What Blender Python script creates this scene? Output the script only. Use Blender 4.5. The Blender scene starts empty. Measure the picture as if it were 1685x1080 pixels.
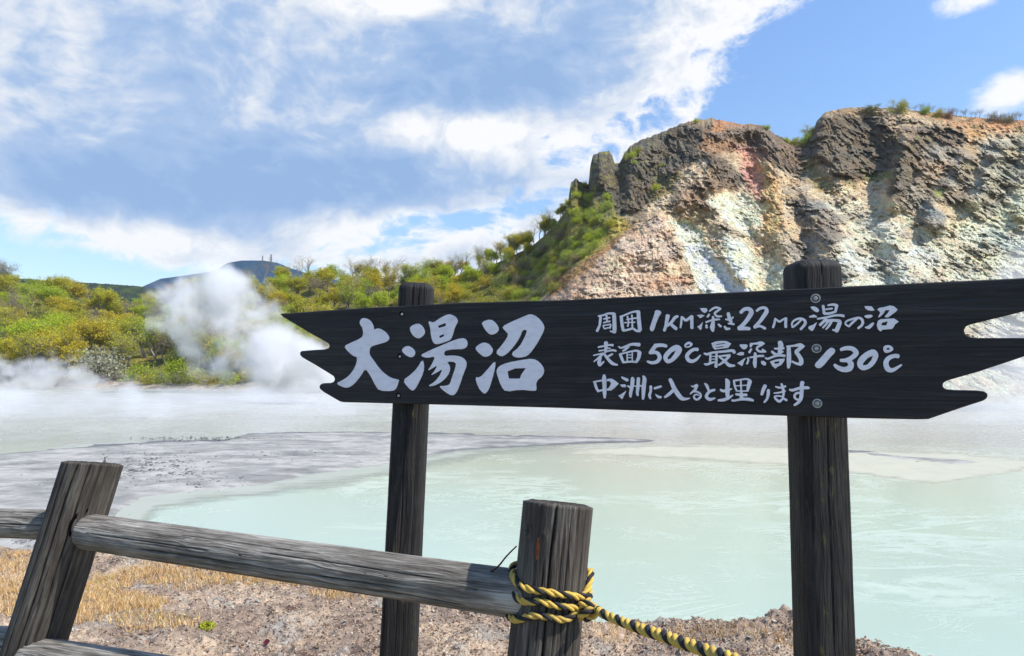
import bpy, bmesh, math, random
import numpy as np
from mathutils import Vector, Matrix
from mathutils.geometry import tessellate_polygon

random.seed(7)
RNG = np.random.default_rng(7)
SC = bpy.context.scene
COL = SC.collection
R = math.radians

# ---------------------------------------------------------------- camera
W, H = 1685.0, 1080.0
F = 1123.0
PITCH = math.atan((600 - 540) / F)
CAMZ = 1.6
WATER = CAMZ - 7.0
cam_d = bpy.data.cameras.new('camera')
cam = bpy.data.objects.new('camera', cam_d); COL.objects.link(cam)
cam_d.sensor_width = 36; cam_d.lens = 36 * F / W
cam_d.clip_start = .05; cam_d.clip_end = 20000
cam.location = (0, 0, CAMZ)
cam.rotation_euler = (math.pi / 2 + PITCH, 0, 0)
SC.camera = cam
CP, SP = math.cos(PITCH), math.sin(PITCH)


def ray(px, py):
    """direction with unit depth along the level view axis (+Y) for a photo pixel"""
    x = (px - W / 2) / F; y = -(py - H / 2) / F
    d = Vector((x, CP - y * SP, SP + y * CP))
    return d / d.y


def at(px, py, Y):
    d = ray(px, py)
    return Vector((d.x * Y, Y, CAMZ + d.z * Y))


# ---------------------------------------------------------------- shader helper
class S:
    def __init__(self, nt, s): self.nt = nt; self.s = s
    def _m(self, op, *a, clamp=False):
        n = self.nt.nodes.new('ShaderNodeMath'); n.operation = op; n.use_clamp = clamp
        for i, v in enumerate((self,) + a):
            if isinstance(v, S): self.nt.links.new(v.s, n.inputs[i])
            else: n.inputs[i].default_value = v
        return S(self.nt, n.outputs[0])
    def __add__(s, o): return s._m('ADD', o)
    __radd__ = __add__
    def __mul__(s, o): return s._m('MULTIPLY', o)
    __rmul__ = __mul__
    def __sub__(s, o): return s._m('SUBTRACT', o)
    def __rsub__(s, o): return (s * -1) + o
    def __truediv__(s, o): return s._m('DIVIDE', o)
    def mx(s, o): return s._m('MAXIMUM', o)
    def mn(s, o): return s._m('MINIMUM', o)
    def smx(s, o, k): return s._m('SMOOTH_MAX', o, k)
    def pw(s, o): return s._m('POWER', o)
    def f(s, op, *a): return s._m(op, *a)
    def clamp(s): return s._m('ADD', 0.0, clamp=True)
    def ss(s, lo, hi, a=0.0, b=1.0):
        n = s.nt.nodes.new('ShaderNodeMapRange'); n.interpolation_type = 'SMOOTHSTEP'
        s.nt.links.new(s.s, n.inputs[0])
        for i, v in enumerate((lo, hi, a, b)): n.inputs[i + 1].default_value = v
        return S(s.nt, n.outputs[0])
    def lin(s, lo, hi, a=0.0, b=1.0):
        n = s.nt.nodes.new('ShaderNodeMapRange')
        s.nt.links.new(s.s, n.inputs[0])
        for i, v in enumerate((lo, hi, a, b)): n.inputs[i + 1].default_value = v
        return S(s.nt, n.outputs[0])


def link(nt, a, b):
    nt.links.new(a.s if isinstance(a, S) else a, b)


def mixc(nt, fac, a, b, mode='MIX'):
    n = nt.nodes.new('ShaderNodeMix'); n.data_type = 'RGBA'; n.blend_type = mode
    for sock, v in ((n.inputs[0], fac), (n.inputs[6], a), (n.inputs[7], b)):
        if isinstance(v, S): nt.links.new(v.s, sock)
        elif hasattr(v, 'is_linked'): nt.links.new(v, sock)
        elif isinstance(v, (int, float)): sock.default_value = v
        else: sock.default_value = (*v[:3], 1)
    return n.outputs[2]


def noise(nt, vec, scale, detail=4, rough=.55, dist=0.0, out=0, dims='3D'):
    n = nt.nodes.new('ShaderNodeTexNoise'); n.noise_dimensions = dims
    n.inputs['Scale'].default_value = scale; n.inputs['Detail'].default_value = detail
    n.inputs['Roughness'].default_value = rough; n.inputs['Distortion'].default_value = dist
    if vec is not None: link(nt, vec, n.inputs['Vector'])
    return S(nt, n.outputs[out])


def mapping(nt, vec, scale=(1, 1, 1), loc=(0, 0, 0), rot=(0, 0, 0)):
    n = nt.nodes.new('ShaderNodeMapping')
    link(nt, vec, n.inputs[0])
    n.inputs['Location'].default_value = loc; n.inputs['Rotation'].default_value = rot
    n.inputs['Scale'].default_value = scale
    return n.outputs[0]


def coord(nt, which='Object'):
    return nt.nodes.new('ShaderNodeTexCoord').outputs[which]


def ramp(nt, fac, stops):
    n = nt.nodes.new('ShaderNodeValToRGB'); link(nt, fac, n.inputs[0])
    e = n.color_ramp.elements
    while len(e) < len(stops): e.new(.5)
    for i, (p, c) in enumerate(stops):
        e[i].position = p; e[i].color = (*c, 1)
    return n.outputs[0]


def material(name, rough=.85, spec=.3):
    m = bpy.data.materials.new(name); m.use_nodes = True
    nt = m.node_tree; b = nt.nodes['Principled BSDF']
    b.inputs['Roughness'].default_value = rough
    b.inputs['Specular IOR Level'].default_value = spec
    return m, nt, b


def bump(nt, b, h, strength=.5, dist=.01):
    n = nt.nodes.new('ShaderNodeBump'); n.inputs['Strength'].default_value = strength
    n.inputs['Distance'].default_value = dist
    link(nt, h, n.inputs['Height']); nt.links.new(n.outputs[0], b.inputs['Normal'])


def lin(r, g, b):
    f = lambda c: (c / 255 / 12.92) if c / 255 <= .04045 else ((c / 255 + .055) / 1.055) ** 2.4
    return (f(r), f(g), f(b))


# ---------------------------------------------------------------- world + sun
SUN_EL, SUN_AZ = 50.0, 112.0          # azimuth clockwise from the view direction
wd = bpy.data.worlds.new('World'); SC.world = wd; wd.use_nodes = True
nt = wd.node_tree
bg = nt.nodes['Background']
sky = nt.nodes.new('ShaderNodeTexSky'); sky.sky_type = 'NISHITA'; sky.sun_disc = False
sky.sun_elevation = R(SUN_EL); sky.sun_rotation = R(SUN_AZ)
sky.air_density = 1.0; sky.dust_density = 0.6; sky.ozone_density = 1.6
SKYK = 0.15
EXPO = .25
gen = coord(nt, 'Generated')
sep = nt.nodes.new('ShaderNodeSeparateXYZ'); nt.links.new(gen, sep.inputs[0])
gx, gy, gz = (S(nt, sep.outputs[i]) for i in range(3))
DEG = 180 / math.pi
az = gx.f('ARCTAN2', gy) * DEG
el = gz.mn(1.0).mx(-1.0).f('ARCSINE') * DEG


def azel(px, py):
    d = ray(px, py).normalized()
    return math.degrees(math.atan2(d.x, d.y)), math.degrees(math.asin(d.z))


cv = nt.nodes.new('ShaderNodeCombineXYZ')
link(nt, az, cv.inputs[0]); link(nt, el, cv.inputs[1])
cvec = mapping(nt, cv.outputs[0], scale=(.042, .062, 1))
wn = nt.nodes.new('ShaderNodeTexNoise'); wn.inputs['Scale'].default_value = 1.7; wn.inputs['Detail'].default_value = 3
nt.links.new(cvec, wn.inputs['Vector'])
vm = nt.nodes.new('ShaderNodeVectorMath'); vm.operation = 'MULTIPLY_ADD'
nt.links.new(wn.outputs['Color'], vm.inputs[0]); vm.inputs[1].default_value = (.35, .35, 0); nt.links.new(cvec, vm.inputs[2])
n_big = noise(nt, vm.outputs[0], 2.4, 9, .6)
n_fine = noise(nt, vm.outputs[0], 6.0, 7, .62)
n_soft = noise(nt, vm.outputs[0], 1.5, 5, .55)


def ell(cx, cy, rx, ry, rot=0):
    a0, e0 = azel(cx, cy)
    a1, _ = azel(cx + 40, cy); _, e1 = azel(cx, cy - 40)
    ka, ke = (a1 - a0) / 40, (e1 - e0) / 40
    rx, ry = rx * ka, ry * ke
    dx, dy = az - a0, el - e0
    c, s = math.cos(R(rot)), math.sin(R(rot))
    u = (dx * c + dy * s) / rx; v = (dy * c - dx * s) / ry
    d = (u * u + v * v).f('SQRT')
    return d, min(rx, ry)


def sdf(*a):
    d, r = ell(*a)
    return (1.0 - d) * r


def gau(w, *a):
    d, r = ell(*a)
    return (d * d * -1.0).f('EXPONENT') * w


clouds = [(400, 30, 880, 455, -6), (560, 400, 360, 62, -4), (1120, 0, 270, 110, 22), (800, 262, 180, 80, 0), (610, 392, 200, 44, 0),
          (1060, 60, 190, 110, 20)]
small = [(145, 402, 72, 12, 0), (320, 418, 110, 17, -8), (1665, 152, 70, 36, 12), (1603, -4, 52, 20, 0),
         (1020, 172, 42, 20, 0), (690, 4, 100, 26, 0)]
holes = [(1180, 250, 300, 62, 26), (775, 362, 105, 15, 14), (1035, 222, 78, 36, 24), (30, 400, 210, 26, -12)]
sd = None
for c in clouds: v = sdf(*c); sd = v if sd is None else sd.smx(v, 1.0)
for c in holes: sd = sd.mn(sdf(*c) * -1.0)
sds = None
for c in small: v = sdf(*c); sds = v if sds is None else sds.mx(v)
bil = (noise(nt, vm.outputs[0], 5.0, 8, .6) - .5).f('ABSOLUTE')
nz = (n_big - .5) * 9.0 + (n_fine - .5) * 3.0 + (bil * -8.0 + .7)
cover = (sd + nz).ss(-.6, 1.2)
cover_s = (sds + (n_big - .5) * 2.6 + (n_fine - .5) * 2.6).ss(-.3, .7)
cover = cover.mx(cover_s)
# elsewhere (outside the picture) broken cloud
b = None
for g in [(-.50, 560, 300, 400, 110, 0), (-.42, 110, 300, 260, 60, 0), (-.50, 800, 120, 220, 90, 0), (-.35, 300, 60, 160, 80, 0),
          (.26, 120, 90, 70, 90, -30), (1.0, 655, 5, 80, 22, 0), (.75, 735, 212, 110, 34, 0), (.6, 880, 240, 100, 44, 0),
          (.62, 640, 385, 190, 40, 0), (.40, 300, 395, 120, 22, -10), (.42, 150, 400, 140, 26, 0), (.25, 1150, 60, 200, 110, 20),
          (.5, 1650, 150, 90, 60, 0), (.5, 1600, 0, 90, 40, 0), (.2, 560, 215, 90, 40, 0), (-.2, 980, 40, 120, 70, 0)]:
    v = gau(*g); b = v if b is None else b + v
edge_l = (sd + nz).ss(.1, 2.2, 1, 0)
lum = b * 1.15 + (n_fine - .5) * 1.1 + (n_soft - .5) * 1.4 + .58 - (bil - .08) * 2.2 * (b + .75).clamp() + edge_l * .42
lum = lum.clamp()
ccol = ramp(nt, lum, [(0, lin(146, 178, 222)), (.35, lin(172, 196, 230)), (.7, lin(222, 229, 240)), (1, lin(252, 252, 253))])
skc = nt.nodes.new('ShaderNodeVectorMath'); skc.operation = 'SCALE'; skc.inputs['Scale'].default_value = SKYK
nt.links.new(sky.outputs[0], skc.inputs[0])
tint = ramp(nt, el.lin(0, 40), [(0, (.92, .90, .90)), (.3, (.94, 1.06, 1.15)), (.75, (1.0, 1.2, 1.4)), (1, (1.0, 1.2, 1.45))])
skt = mixc(nt, 1.0, skc.outputs[0], tint, 'MULTIPLY')
cc2 = nt.nodes.new('ShaderNodeVectorMath'); cc2.operation = 'SCALE'; cc2.inputs['Scale'].default_value = 2 ** -EXPO * 1.04
nt.links.new(ccol, cc2.inputs[0])
WCOL = mixc(nt, cover * .96, skt, cc2.outputs[0])
nt.links.new(WCOL, bg.inputs[0])
bg.inputs[1].default_value = 1.0
wd.cycles.sampling_method = 'MANUAL'; wd.cycles.sample_map_resolution = 1024

sl = bpy.data.lights.new('sun', 'SUN'); sl.energy = 5.0; sl.angle = R(.5); sl.color = (1, .95, .87)
so = bpy.data.objects.new('sun', sl); COL.objects.link(so)
sdir = Vector((math.sin(R(SUN_AZ)) * math.cos(R(SUN_EL)), math.cos(R(SUN_AZ)) * math.cos(R(SUN_EL)), math.sin(R(SUN_EL))))
so.rotation_euler = (-sdir).to_track_quat('-Z', 'Y').to_euler()
SC.view_settings.view_transform = 'Standard'; SC.view_settings.look = 'None'
SC.view_settings.exposure = EXPO; SC.view_settings.gamma = 1
SC.render.engine = 'CYCLES'
SC.cycles.use_denoising = True
SC.cycles.max_bounces = 12; SC.cycles.volume_bounces = 6; SC.cycles.diffuse_bounces = 3
SC.cycles.transparent_max_bounces = 12
SC.cycles.use_adaptive_sampling = True; SC.cycles.adaptive_threshold = .02
SC.cycles.volume_step_rate = 1.0; SC.cycles.volume_max_steps = 256
SC.cycles.use_fast_gi = False

# ---------------------------------------------------------------- numpy noise
_P = np.random.default_rng(3).permutation(512); _P = np.concatenate([_P, _P])
_G = np.random.default_rng(5).normal(size=(512, 2)); _G /= np.linalg.norm(_G, axis=1)[:, None]


def pn(x, y):
    xi = np.floor(x).astype(int); yi = np.floor(y).astype(int)
    xf, yf = x - xi, y - yi
    u = xf * xf * xf * (xf * (xf * 6 - 15) + 10); v = yf * yf * yf * (yf * (yf * 6 - 15) + 10)
    def g(a, b, fx, fy):
        h = _P[(_P[a & 511] + b) & 511]
        return _G[h, 0] * fx + _G[h, 1] * fy
    n00 = g(xi, yi, xf, yf); n10 = g(xi + 1, yi, xf - 1, yf)
    n01 = g(xi, yi + 1, xf, yf - 1); n11 = g(xi + 1, yi + 1, xf - 1, yf - 1)
    return ((n00 * (1 - u) + n10 * u) * (1 - v) + (n01 * (1 - u) + n11 * u) * v) * 1.5


def fbm(x, y, o=5, g=.5, ridged=False):
    t = 0; a = 1; s = 0
    for i in range(o):
        n = pn(x * 2 ** i + 17.3 * i, y * 2 ** i + 9.1 * i)
        t = t + a * ((1 - 2 * np.abs(n)) if ridged else n); s += a; a *= g
    return t / s


def worley(x, y):
    xi = np.floor(x).astype(int); yi = np.floor(y).astype(int)
    d1 = np.full(x.shape, 9.0); idv = np.zeros(x.shape)
    for a in (-1, 0, 1):
        for b_ in (-1, 0, 1):
            h = _P[(_P[(xi + a) & 511] + yi + b_) & 511]
            dx = xi + a + .5 + .45 * np.sin(h * 12.9) - x; dy = yi + b_ + .5 + .45 * np.sin(h * 78.2) - y
            d = dx * dx + dy * dy
            m = d < d1
            idv = np.where(m, (h % 97) / 97.0, idv); d1 = np.where(m, d, d1)
    return np.sqrt(d1), idv


def sstep(a, b, x):
    t = np.clip((x - a) / (b - a), 0, 1)
    return t * t * (3 - 2 * t)


def seg_dist(X, Y, pts, closed=False):
    d = np.full(X.shape, 1e9); T = np.zeros(X.shape)
    n = len(pts); tot = n if closed else n - 1
    for i in range(tot):
        ax, ay = pts[i][:2]; bx, by = pts[(i + 1) % n][:2]
        vx, vy = bx - ax, by - ay
        t = np.clip(((X - ax) * vx + (Y - ay) * vy) / (vx * vx + vy * vy + 1e-9), 0, 1)
        dd = np.hypot(X - ax - t * vx, Y - ay - t * vy)
        m = dd < d; d = np.where(m, dd, d); T = np.where(m, (i + t) / tot, T)
    return d, T


def poly_sd(X, Y, pts):
    d, _ = seg_dist(X, Y, pts, True)
    ins = np.zeros(X.shape, bool); n = len(pts)
    for i in range(n):
        x1, y1 = pts[i]; x2, y2 = pts[(i + 1) % n]
        c = ((y1 > Y) != (y2 > Y))
        xx = x1 + (Y - y1) * (x2 - x1) / ((y2 - y1) if y2 != y1 else 1e-9)
        ins ^= c & (X < xx)
    return np.where(ins, d, -d)


# ---------------------------------------------------------------- object helpers
def tag(o, label=None, cat=None, group=None, kind=None):
    if label: o['label'] = label
    if cat: o['category'] = cat
    if group: o['group'] = group
    if kind: o['kind'] = kind
    return o


def empty(name, loc=(0, 0, 0), label=None, cat=None, group=None):
    o = bpy.data.objects.new(name, None); COL.objects.link(o); o.location = loc
    o.empty_display_size = .3
    return tag(o, label, cat, group)


def mesh_np(name, V, Fc, mat=None, parent=None, smooth=True, colors=None, attrs=None):
    me = bpy.data.meshes.new(name)
    V = np.asarray(V, dtype=np.float32); Fc = np.asarray(Fc, dtype=np.int32)
    k = Fc.shape[1]
    me.vertices.add(len(V)); me.vertices.foreach_set('co', V.ravel())
    me.loops.add(Fc.size); me.loops.foreach_set('vertex_index', Fc.ravel())
    me.polygons.add(len(Fc))
    me.polygons.foreach_set('loop_start', np.arange(0, Fc.size, k, dtype=np.int32))
    me.polygons.foreach_set('loop_total', np.full(len(Fc), k, dtype=np.int32))
    me.update(calc_edges=True)
    me.polygons.foreach_set('use_smooth', np.full(len(Fc), smooth))
    if colors is not None:
        at_ = me.color_attributes.new('Col', 'FLOAT_COLOR', 'POINT')
        c = np.ones((len(V), 4), dtype=np.float32); c[:, :3] = colors
        at_.data.foreach_set('color', c.ravel())
    if attrs:
        for k_, v_ in attrs.items():
            a_ = me.attributes.new(k_, 'FLOAT', 'POINT'); a_.data.foreach_set('value', np.asarray(v_, dtype=np.float32))
    me.validate()
    o = bpy.data.objects.new(name, me); COL.objects.link(o)
    if mat: me.materials.append(mat)
    if parent: o.parent = parent
    return o


def grid_faces(nr, nc, wrap=False):
    r = np.arange(nr - 1)[:, None]; c = np.arange(nc if wrap else nc - 1)[None, :]
    c2 = (c + 1) % nc
    a = r * nc + c; b_ = r * nc + c2; d = (r + 1) * nc + c2; e = (r + 1) * nc + c
    return np.stack([a, b_, d, e], -1).reshape(-1, 4)


def attr_col(nt, name='Col'):
    n = nt.nodes.new('ShaderNodeAttribute'); n.attribute_name = name
    return n


# ================================================================= MOUNTAIN + HILLSIDE
def curve(pts):
    xs, ys = zip(*pts)
    return lambda x: np.interp(x, xs, ys)


crest_y = curve([(-500, 452), (-200, 470), (0, 480), (100, 490), (160, 505), (205, 522), (260, 508), (330, 492), (400, 474), (480, 466),
                 (560, 464), (640, 464), (720, 462), (780, 448), (840, 424), (880, 400), (915, 372), (934, 345), (938, 318),
                 (941, 300), (949, 294), (954, 300), (962, 303), (970, 300), (973, 272), (978, 256), (990, 250), (1004, 248), (1010, 258),
                 (1014, 270), (1022, 268), (1032, 250), (1040, 240), (1060, 230), (1090, 219), (1120, 206), (1150, 198), (1165, 195),
                 (1190, 197), (1220, 204), (1255, 205), (1268, 210), (1290, 226), (1310, 234), (1330, 230), (1346, 214), (1352, 200), (1364, 187),
                 (1378, 182), (1400, 178), (1440, 176), (1500, 180), (1545, 185), (1600, 192), (1685, 198), (1760, 196), (1900, 215), (2150, 260), (2400, 380), (2750, 590)])
crest_d = curve([(-500, 330), (0, 330), (205, 360), (330, 350), (480, 320), (700, 300), (860, 270), (940, 250), (1000, 250), (1180, 262), (1340, 262),
                 (1420, 262), (1500, 255), (1700, 245), (2150, 220)])
base_d = curve([(-500, 250), (0, 215), (150, 200), (330, 186), (480, 178), (600, 165), (900, 150), (1300, 130), (1700, 125), (2150, 115)])
BASEZ = WATER - .15

colsx = np.concatenate([np.arange(-500, 860, 4.0), np.arange(860, 1715, 1.5), np.arange(1716, 2760, 8.0)])
NRF, NRB = 330, 14
tt = np.linspace(0, 1, NRF)
PX, T = np.meshgrid(colsx, tt)
dC, dB = crest_d(PX), base_d(PX)
yC = crest_y(PX)
crag = sstep(925, 945, PX)
yC = yC + crag * (fbm(PX / 13, PX * 0 + 3, 4, .6) * (6 - 4 * sstep(1340, 1380, PX))) + (1 - crag) * fbm(PX / 60, PX * 0 + 1, 3) * 6
def elev(py):   # tangent of elevation
    y = -(py - H / 2) / F
    return (SP + y * CP) / (CP - y * SP)
tb = (BASEZ - CAMZ) / dB
tc = elev(yC)
kern = np.ones(61) / 61
_cs = np.convolve(np.pad(elev(crest_y(colsx)) + 0 * colsx, 30, 'edge'), kern, 'valid')
tcs = np.interp(PX, colsx, _cs)
TE = tb + (tcs - tb) * T ** .94 + (tc - tcs) * sstep(.62, 1.0, T)
PY0 = H / 2 - F * (TE * CP - SP) / (CP + TE * SP)       # photo row for painting rock types
DD = dB + (dC - dB) * T ** 1.05
X0 = (PX - W / 2) / F / (CP + 0 * PX) * DD
Z0 = CAMZ + TE * DD
# ---- rock relief, in metres towards the viewer
rel = np.zeros(PX.shape)
wx = fbm(X0 / 16, Z0 / 16, 5, .6) * 11; wy = fbm(X0 / 16 + 40, Z0 / 16 + 7, 5, .6) * 11
QX, QY = PX + wx, PY0 + wy


def line(pts, amp, width, side=0):
    d, t = seg_dist(QX, QY, pts)
    return amp * np.exp(-(d / width) ** 2) * sstep(0, .08, t + .08) 


for pts, amp, w in [
    ([(1185, 205), (1160, 270), (1120, 330), (1060, 400), (960, 470), (900, 520)], 14, 38),
    ([(1060, 250), (1030, 330), (1005, 360)], 5, 18),
    ([(1235, 235), (1228, 300), (1215, 360), (1240, 430), (1270, 520)], -7, 28),
    ([(1180, 265), (1178, 320), (1200, 390), (1240, 470)], 7, 20),
    ([(1110, 350), (1150, 410), (1200, 480)], -5, 24),
    ([(1280, 250), (1285, 330), (1302, 400), (1290, 470)], 8, 20),
    ([(1262, 215), (1330, 300), (1370, 380)], 3, 20),
    ([(1356, 195), (1362, 250), (1395, 310)], 4, 18),
    ([(1385, 200), (1395, 280)], 3.5, 10),
    ([(1435, 200), (1445, 300)], -8, 30),
    ([(1502, 228), (1490, 270), (1478, 330)], 14, 15),
    ([(1550, 260), (1500, 330)], 8, 13), ([(1600, 260), (1545, 330)], 8, 14),
    ([(1660, 240), (1610, 330)], 9, 16), ([(1700, 250), (1690, 350)], 6, 20),
    ([(1541, 357), (1546, 357)], 10, 22),
    ([(1385, 400), (1420, 500)], 9, 26), ([(1470, 380), (1500, 470)], 8, 26), ([(1330, 330), (1360, 400), (1350, 470)], 8, 24),
    ([(950, 300), (945, 345)], 5, 10), ([(990, 255), (990, 300)], 7, 14),
]:
    rel += line(pts, amp, w)

ZONES = [   # polygon in photo pixels, softness px, albedo, rockiness (0 scree, 1 crag)
    # general tan scree
    ([(900, 520), (1040, 380), (1150, 200), (1260, 205), (1350, 240), (1700, 200), (2200, 200), (2200, 700), (700, 700)], 12, (.55, .44, .32), .35),
    ([(860, 620), (900, 500), (960, 430), (1040, 375), (1110, 345), (1130, 400), (1110, 480), (1150, 700), (800, 700)], 14, (.60, .45, .36), .3),
    ([(1350, 330), (1500, 350), (1720, 330), (1900, 700), (1300, 700)], 22, (.54, .48, .37), .3),
    ([(1380, 380), (1500, 355), (1540, 420), (1500, 520), (1380, 520)], 16, (.56, .54, .47), .3),
    ([(1590, 300), (1760, 240), (1900, 700), (1600, 480), (1580, 380)], 22, (.53, .52, .41), .35),
    ([(1640, 300), (1760, 290), (1750, 360), (1650, 350)], 14, (.55, .55, .42), .3),
    # upper ochre band
    ([(1130, 196), (1270, 200), (1330, 260), (1250, 250), (1160, 260), (1110, 230)], 8, (.30, .19, .12), .6),
    ([(1180, 196), (1235, 200), (1200, 225), (1165, 215)], 6, (.40, .21, .12), .2),
    ([(1360, 180), (1700, 190), (1900, 220), (1700, 235), (1600, 210), (1500, 215), (1370, 200)], 7, (.42, .32, .22), .3),
    ([(1520, 190), (1720, 195), (1720, 215), (1620, 212)], 6, (.44, .24, .13), .2),
    ([(1560, 215), (1640, 200), (1620, 260), (1560, 270)], 12, (.40, .27, .15), .4),
    # dark crags
    ([(936, 290), (956, 292), (972, 300), (972, 250), (1014, 240), (1034, 250), (1070, 225), (1130, 200), (1160, 205), (1150, 260), (1120, 290), (1080, 320),
      (1060, 345), (1015, 362), (1000, 350), (990, 330), (960, 340), (936, 345)], 5, (.175, .15, .12), 1),
    ([(1160, 258), (1195, 262), (1230, 300), (1215, 320), (1170, 310)], 8, (.24, .19, .15), .9),
    ([(1150, 290), (1180, 280), (1190, 340), (1160, 350), (1110, 345), (1080, 350)], 8, (.33, .235, .165), .7),
    ([(1150, 215), (1270, 208), (1345, 235), (1330, 300), (1270, 265), (1225, 240)], 7, (.27, .21, .165), .9),
    ([(1345, 185), (1400, 186), (1470, 200), (1490, 230), (1530, 240), (1525, 290), (1490, 335), (1470, 325), (1470, 285), (1430, 300), (1400, 300),
      (1370, 285), (1335, 262), (1330, 240)], 5, (.21, .175, .135), 1),
    ([(1500, 205), (1600, 215), (1600, 240), (1540, 250), (1500, 240)], 6, (.25, .20, .155), .8),
    ([(1530, 250), (1600, 235), (1625, 260), (1600, 330), (1560, 340), (1490, 345)], 9, (.36, .31, .25), .7),
    ([(1620, 230), (1720, 215), (1760, 260), (1640, 340), (1600, 330)], 10, (.40, .375, .30), .7),
    ([(1310, 320), (1360, 330), (1400, 390), (1370, 410), (1320, 390)], 9, (.30, .265, .225), .7),
    ([(1515, 345), (1545, 340), (1570, 358), (1550, 378), (1515, 370)], 4, (.24, .24, .225), .5),
    ([(1295, 400), (1345, 390), (1352, 425), (1310, 440)], 8, (.30, .28, .25), .7),
    # white and coloured fumarole deposits
    ([(1106, 362), (1128, 366), (1170, 405), (1225, 470), (1270, 540), (1180, 540), (1140, 440)], 7, (.80, .71, .59), .1),
    ([(1160, 290), (1180, 320), (1240, 310), (1262, 350), (1250, 400), (1225, 385), (1180, 350)], 8, (.74, .63, .50), .2),
    ([(1180, 385), (1225, 400), (1262, 450), (1275, 500), (1215, 460)], 7, (.78, .70, .56), .1),
    ([(1216, 240), (1245, 240), (1262, 300), (1262, 340), (1235, 310), (1225, 275)], 7, (.60, .33, .27), .2),
    ([(1262, 275), (1285, 280), (1295, 350), (1290, 400), (1262, 385), (1258, 330)], 7, (.66, .42, .22), .35),
    ([(1262, 385), (1300, 400), (1295, 470), (1268, 470), (1250, 410)], 7, (.53, .42, .28), .3),
    ([(1240, 430), (1290, 440), (1290, 500), (1260, 500)], 8, (.62, .55, .42), .1),
    ([(1100, 455), (1140, 455), (1130, 480), (1070, 490), (1060, 470)], 8, (.52, .33, .22), .2),
    ([(900, 478), (960, 440), (1000, 420), (960, 480), (930, 500), (880, 500)], 7, (.50, .36, .28), .2),
    ([(1030, 480), (1100, 470), (1180, 490), (1100, 540), (1000, 520)], 9, (.50, .42, .36), .2),
    # green ledges and wooded shoulder
    ([(-600, 380), (940, 300), (1030, 360), (1040, 376), (960, 440), (905, 480), (860, 520), (820, 700), (-600, 700)], 5, (.25, .22, .07), .25),
    ([(930, 350), (1040, 362), (1000, 400), (930, 450), (870, 490), (840, 450)], 7, (.34, .29, .09), .2),
    ([(900, 470), (1035, 378), (990, 425), (905, 492)], 4, (.34, .20, .10), .2),
    ([(1340, 262), (1370, 285), (1390, 330), (1350, 320), (1330, 290)], 8, (.28, .23, .11), .2),
    ([(1430, 285), (1480, 280), (1475, 292), (1435, 300)], 4, (.25, .24, .10), .2),
    ([(1080, 290), (1130, 285), (1110, 310), (1070, 330)], 6, (.20, .17, .085), .3),
    ([(1545, 315), (1560, 312), (1560, 325), (1545, 330)], 4, (.24, .26, .10), .2),
    # shore at the left
    ([(120, 630), (300, 627), (700, 632), (900, 660), (700, 690), (120, 690)], 2.5, (.60, .49, .40), .1),
    ([(-600, 632), (120, 631), (120, 690), (-600, 690)], 3, (.44, .36, .31), .1),
    ([(140, 629), (190, 629), (180, 637), (140, 637)], 2, (.50, .25, .10), .1),
]
colr = np.zeros(PX.shape + (3,)) + np.array((.30, .24, .17)); rock = np.zeros(PX.shape)
nzm = fbm(X0 / 9, Z0 / 9, 5, .6)
for pts, soft, c, rk in ZONES:
    s_ = poly_sd(QX, QY, pts)
    m = sstep(-.5, .5, s_ / (2 * soft) + nzm * 1.1)
    colr = colr * (1 - m[..., None]) + np.array(c) * m[..., None]
    rock = rock * (1 - m) + rk * m
# relief noise
flute = fbm(X0 / 3.4 + fbm(X0 / 9, Z0 / 9, 3) * .8, Z0 / 15, 6, .58, True)
block, bid = worley(X0 / 4.5 + fbm(X0 / 6, Z0 / 6, 2), Z0 / 7.5)
block2, bid2 = worley(X0 / 1.7, Z0 / 2.6)
gran = fbm(X0 / 2.4, Z0 / 2.4, 5, .6, True)
coarse = fbm(X0 / 14, Z0 / 18, 4, .5, True)
SLX = X0 + Z0 * .0
gully = fbm((X0 - 20) / 5 + fbm(X0 / 20, Z0 / 20, 2) * 2, Z0 / 40, 4, .5, True)
fo = sstep(1040, 880, PX + (PY0 - 400) * .6)       # wooded part is smoother
rel += (1 - fo) * (rock * (flute * 3.6 + (bid - .5) * 2.4 + (bid2 - .5) * 1.2 + gran * .8) + (1 - rock) * (gully * .5 + gran * .7 + (bid2 - .5) * .25) + coarse * 1.2)
rel += fo * (gran * .8 + coarse * 2.0)
lum_, lid = worley(X0 / 2.1 + 5 + fbm(X0, Z0, 2) * .3, Z0 / 1.5 + 3)
lum2, _ = worley(X0 / .8 + 9, Z0 / .6 + 3)
rel += (1 - fo) * (1 - .8 * rock) * (np.clip(.75 - lum_, 0, 1) * 2.8 * sstep(-.15, .25, fbm(X0 / 6, Z0 / 5, 4)) * (lid * .8 + .4) + np.clip(.7 - lum2, 0, 1) * .9)
outc = sstep(.10, .22, fbm(X0 / 6.5 + 60, Z0 / 5.0, 6, .62)) * (1 - fo)
outc *= sstep(.12, .34, rock) * (1 - .35 * sstep(1150, 1080, PX))
rel += outc * (1.3 + 1.6 * (bid - .3))
edge = sstep(0, .03, T) * 1.0
rel *= edge * (1 - .85 * sstep(.97, 1, T)) * sstep(0, .15, T)
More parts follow.
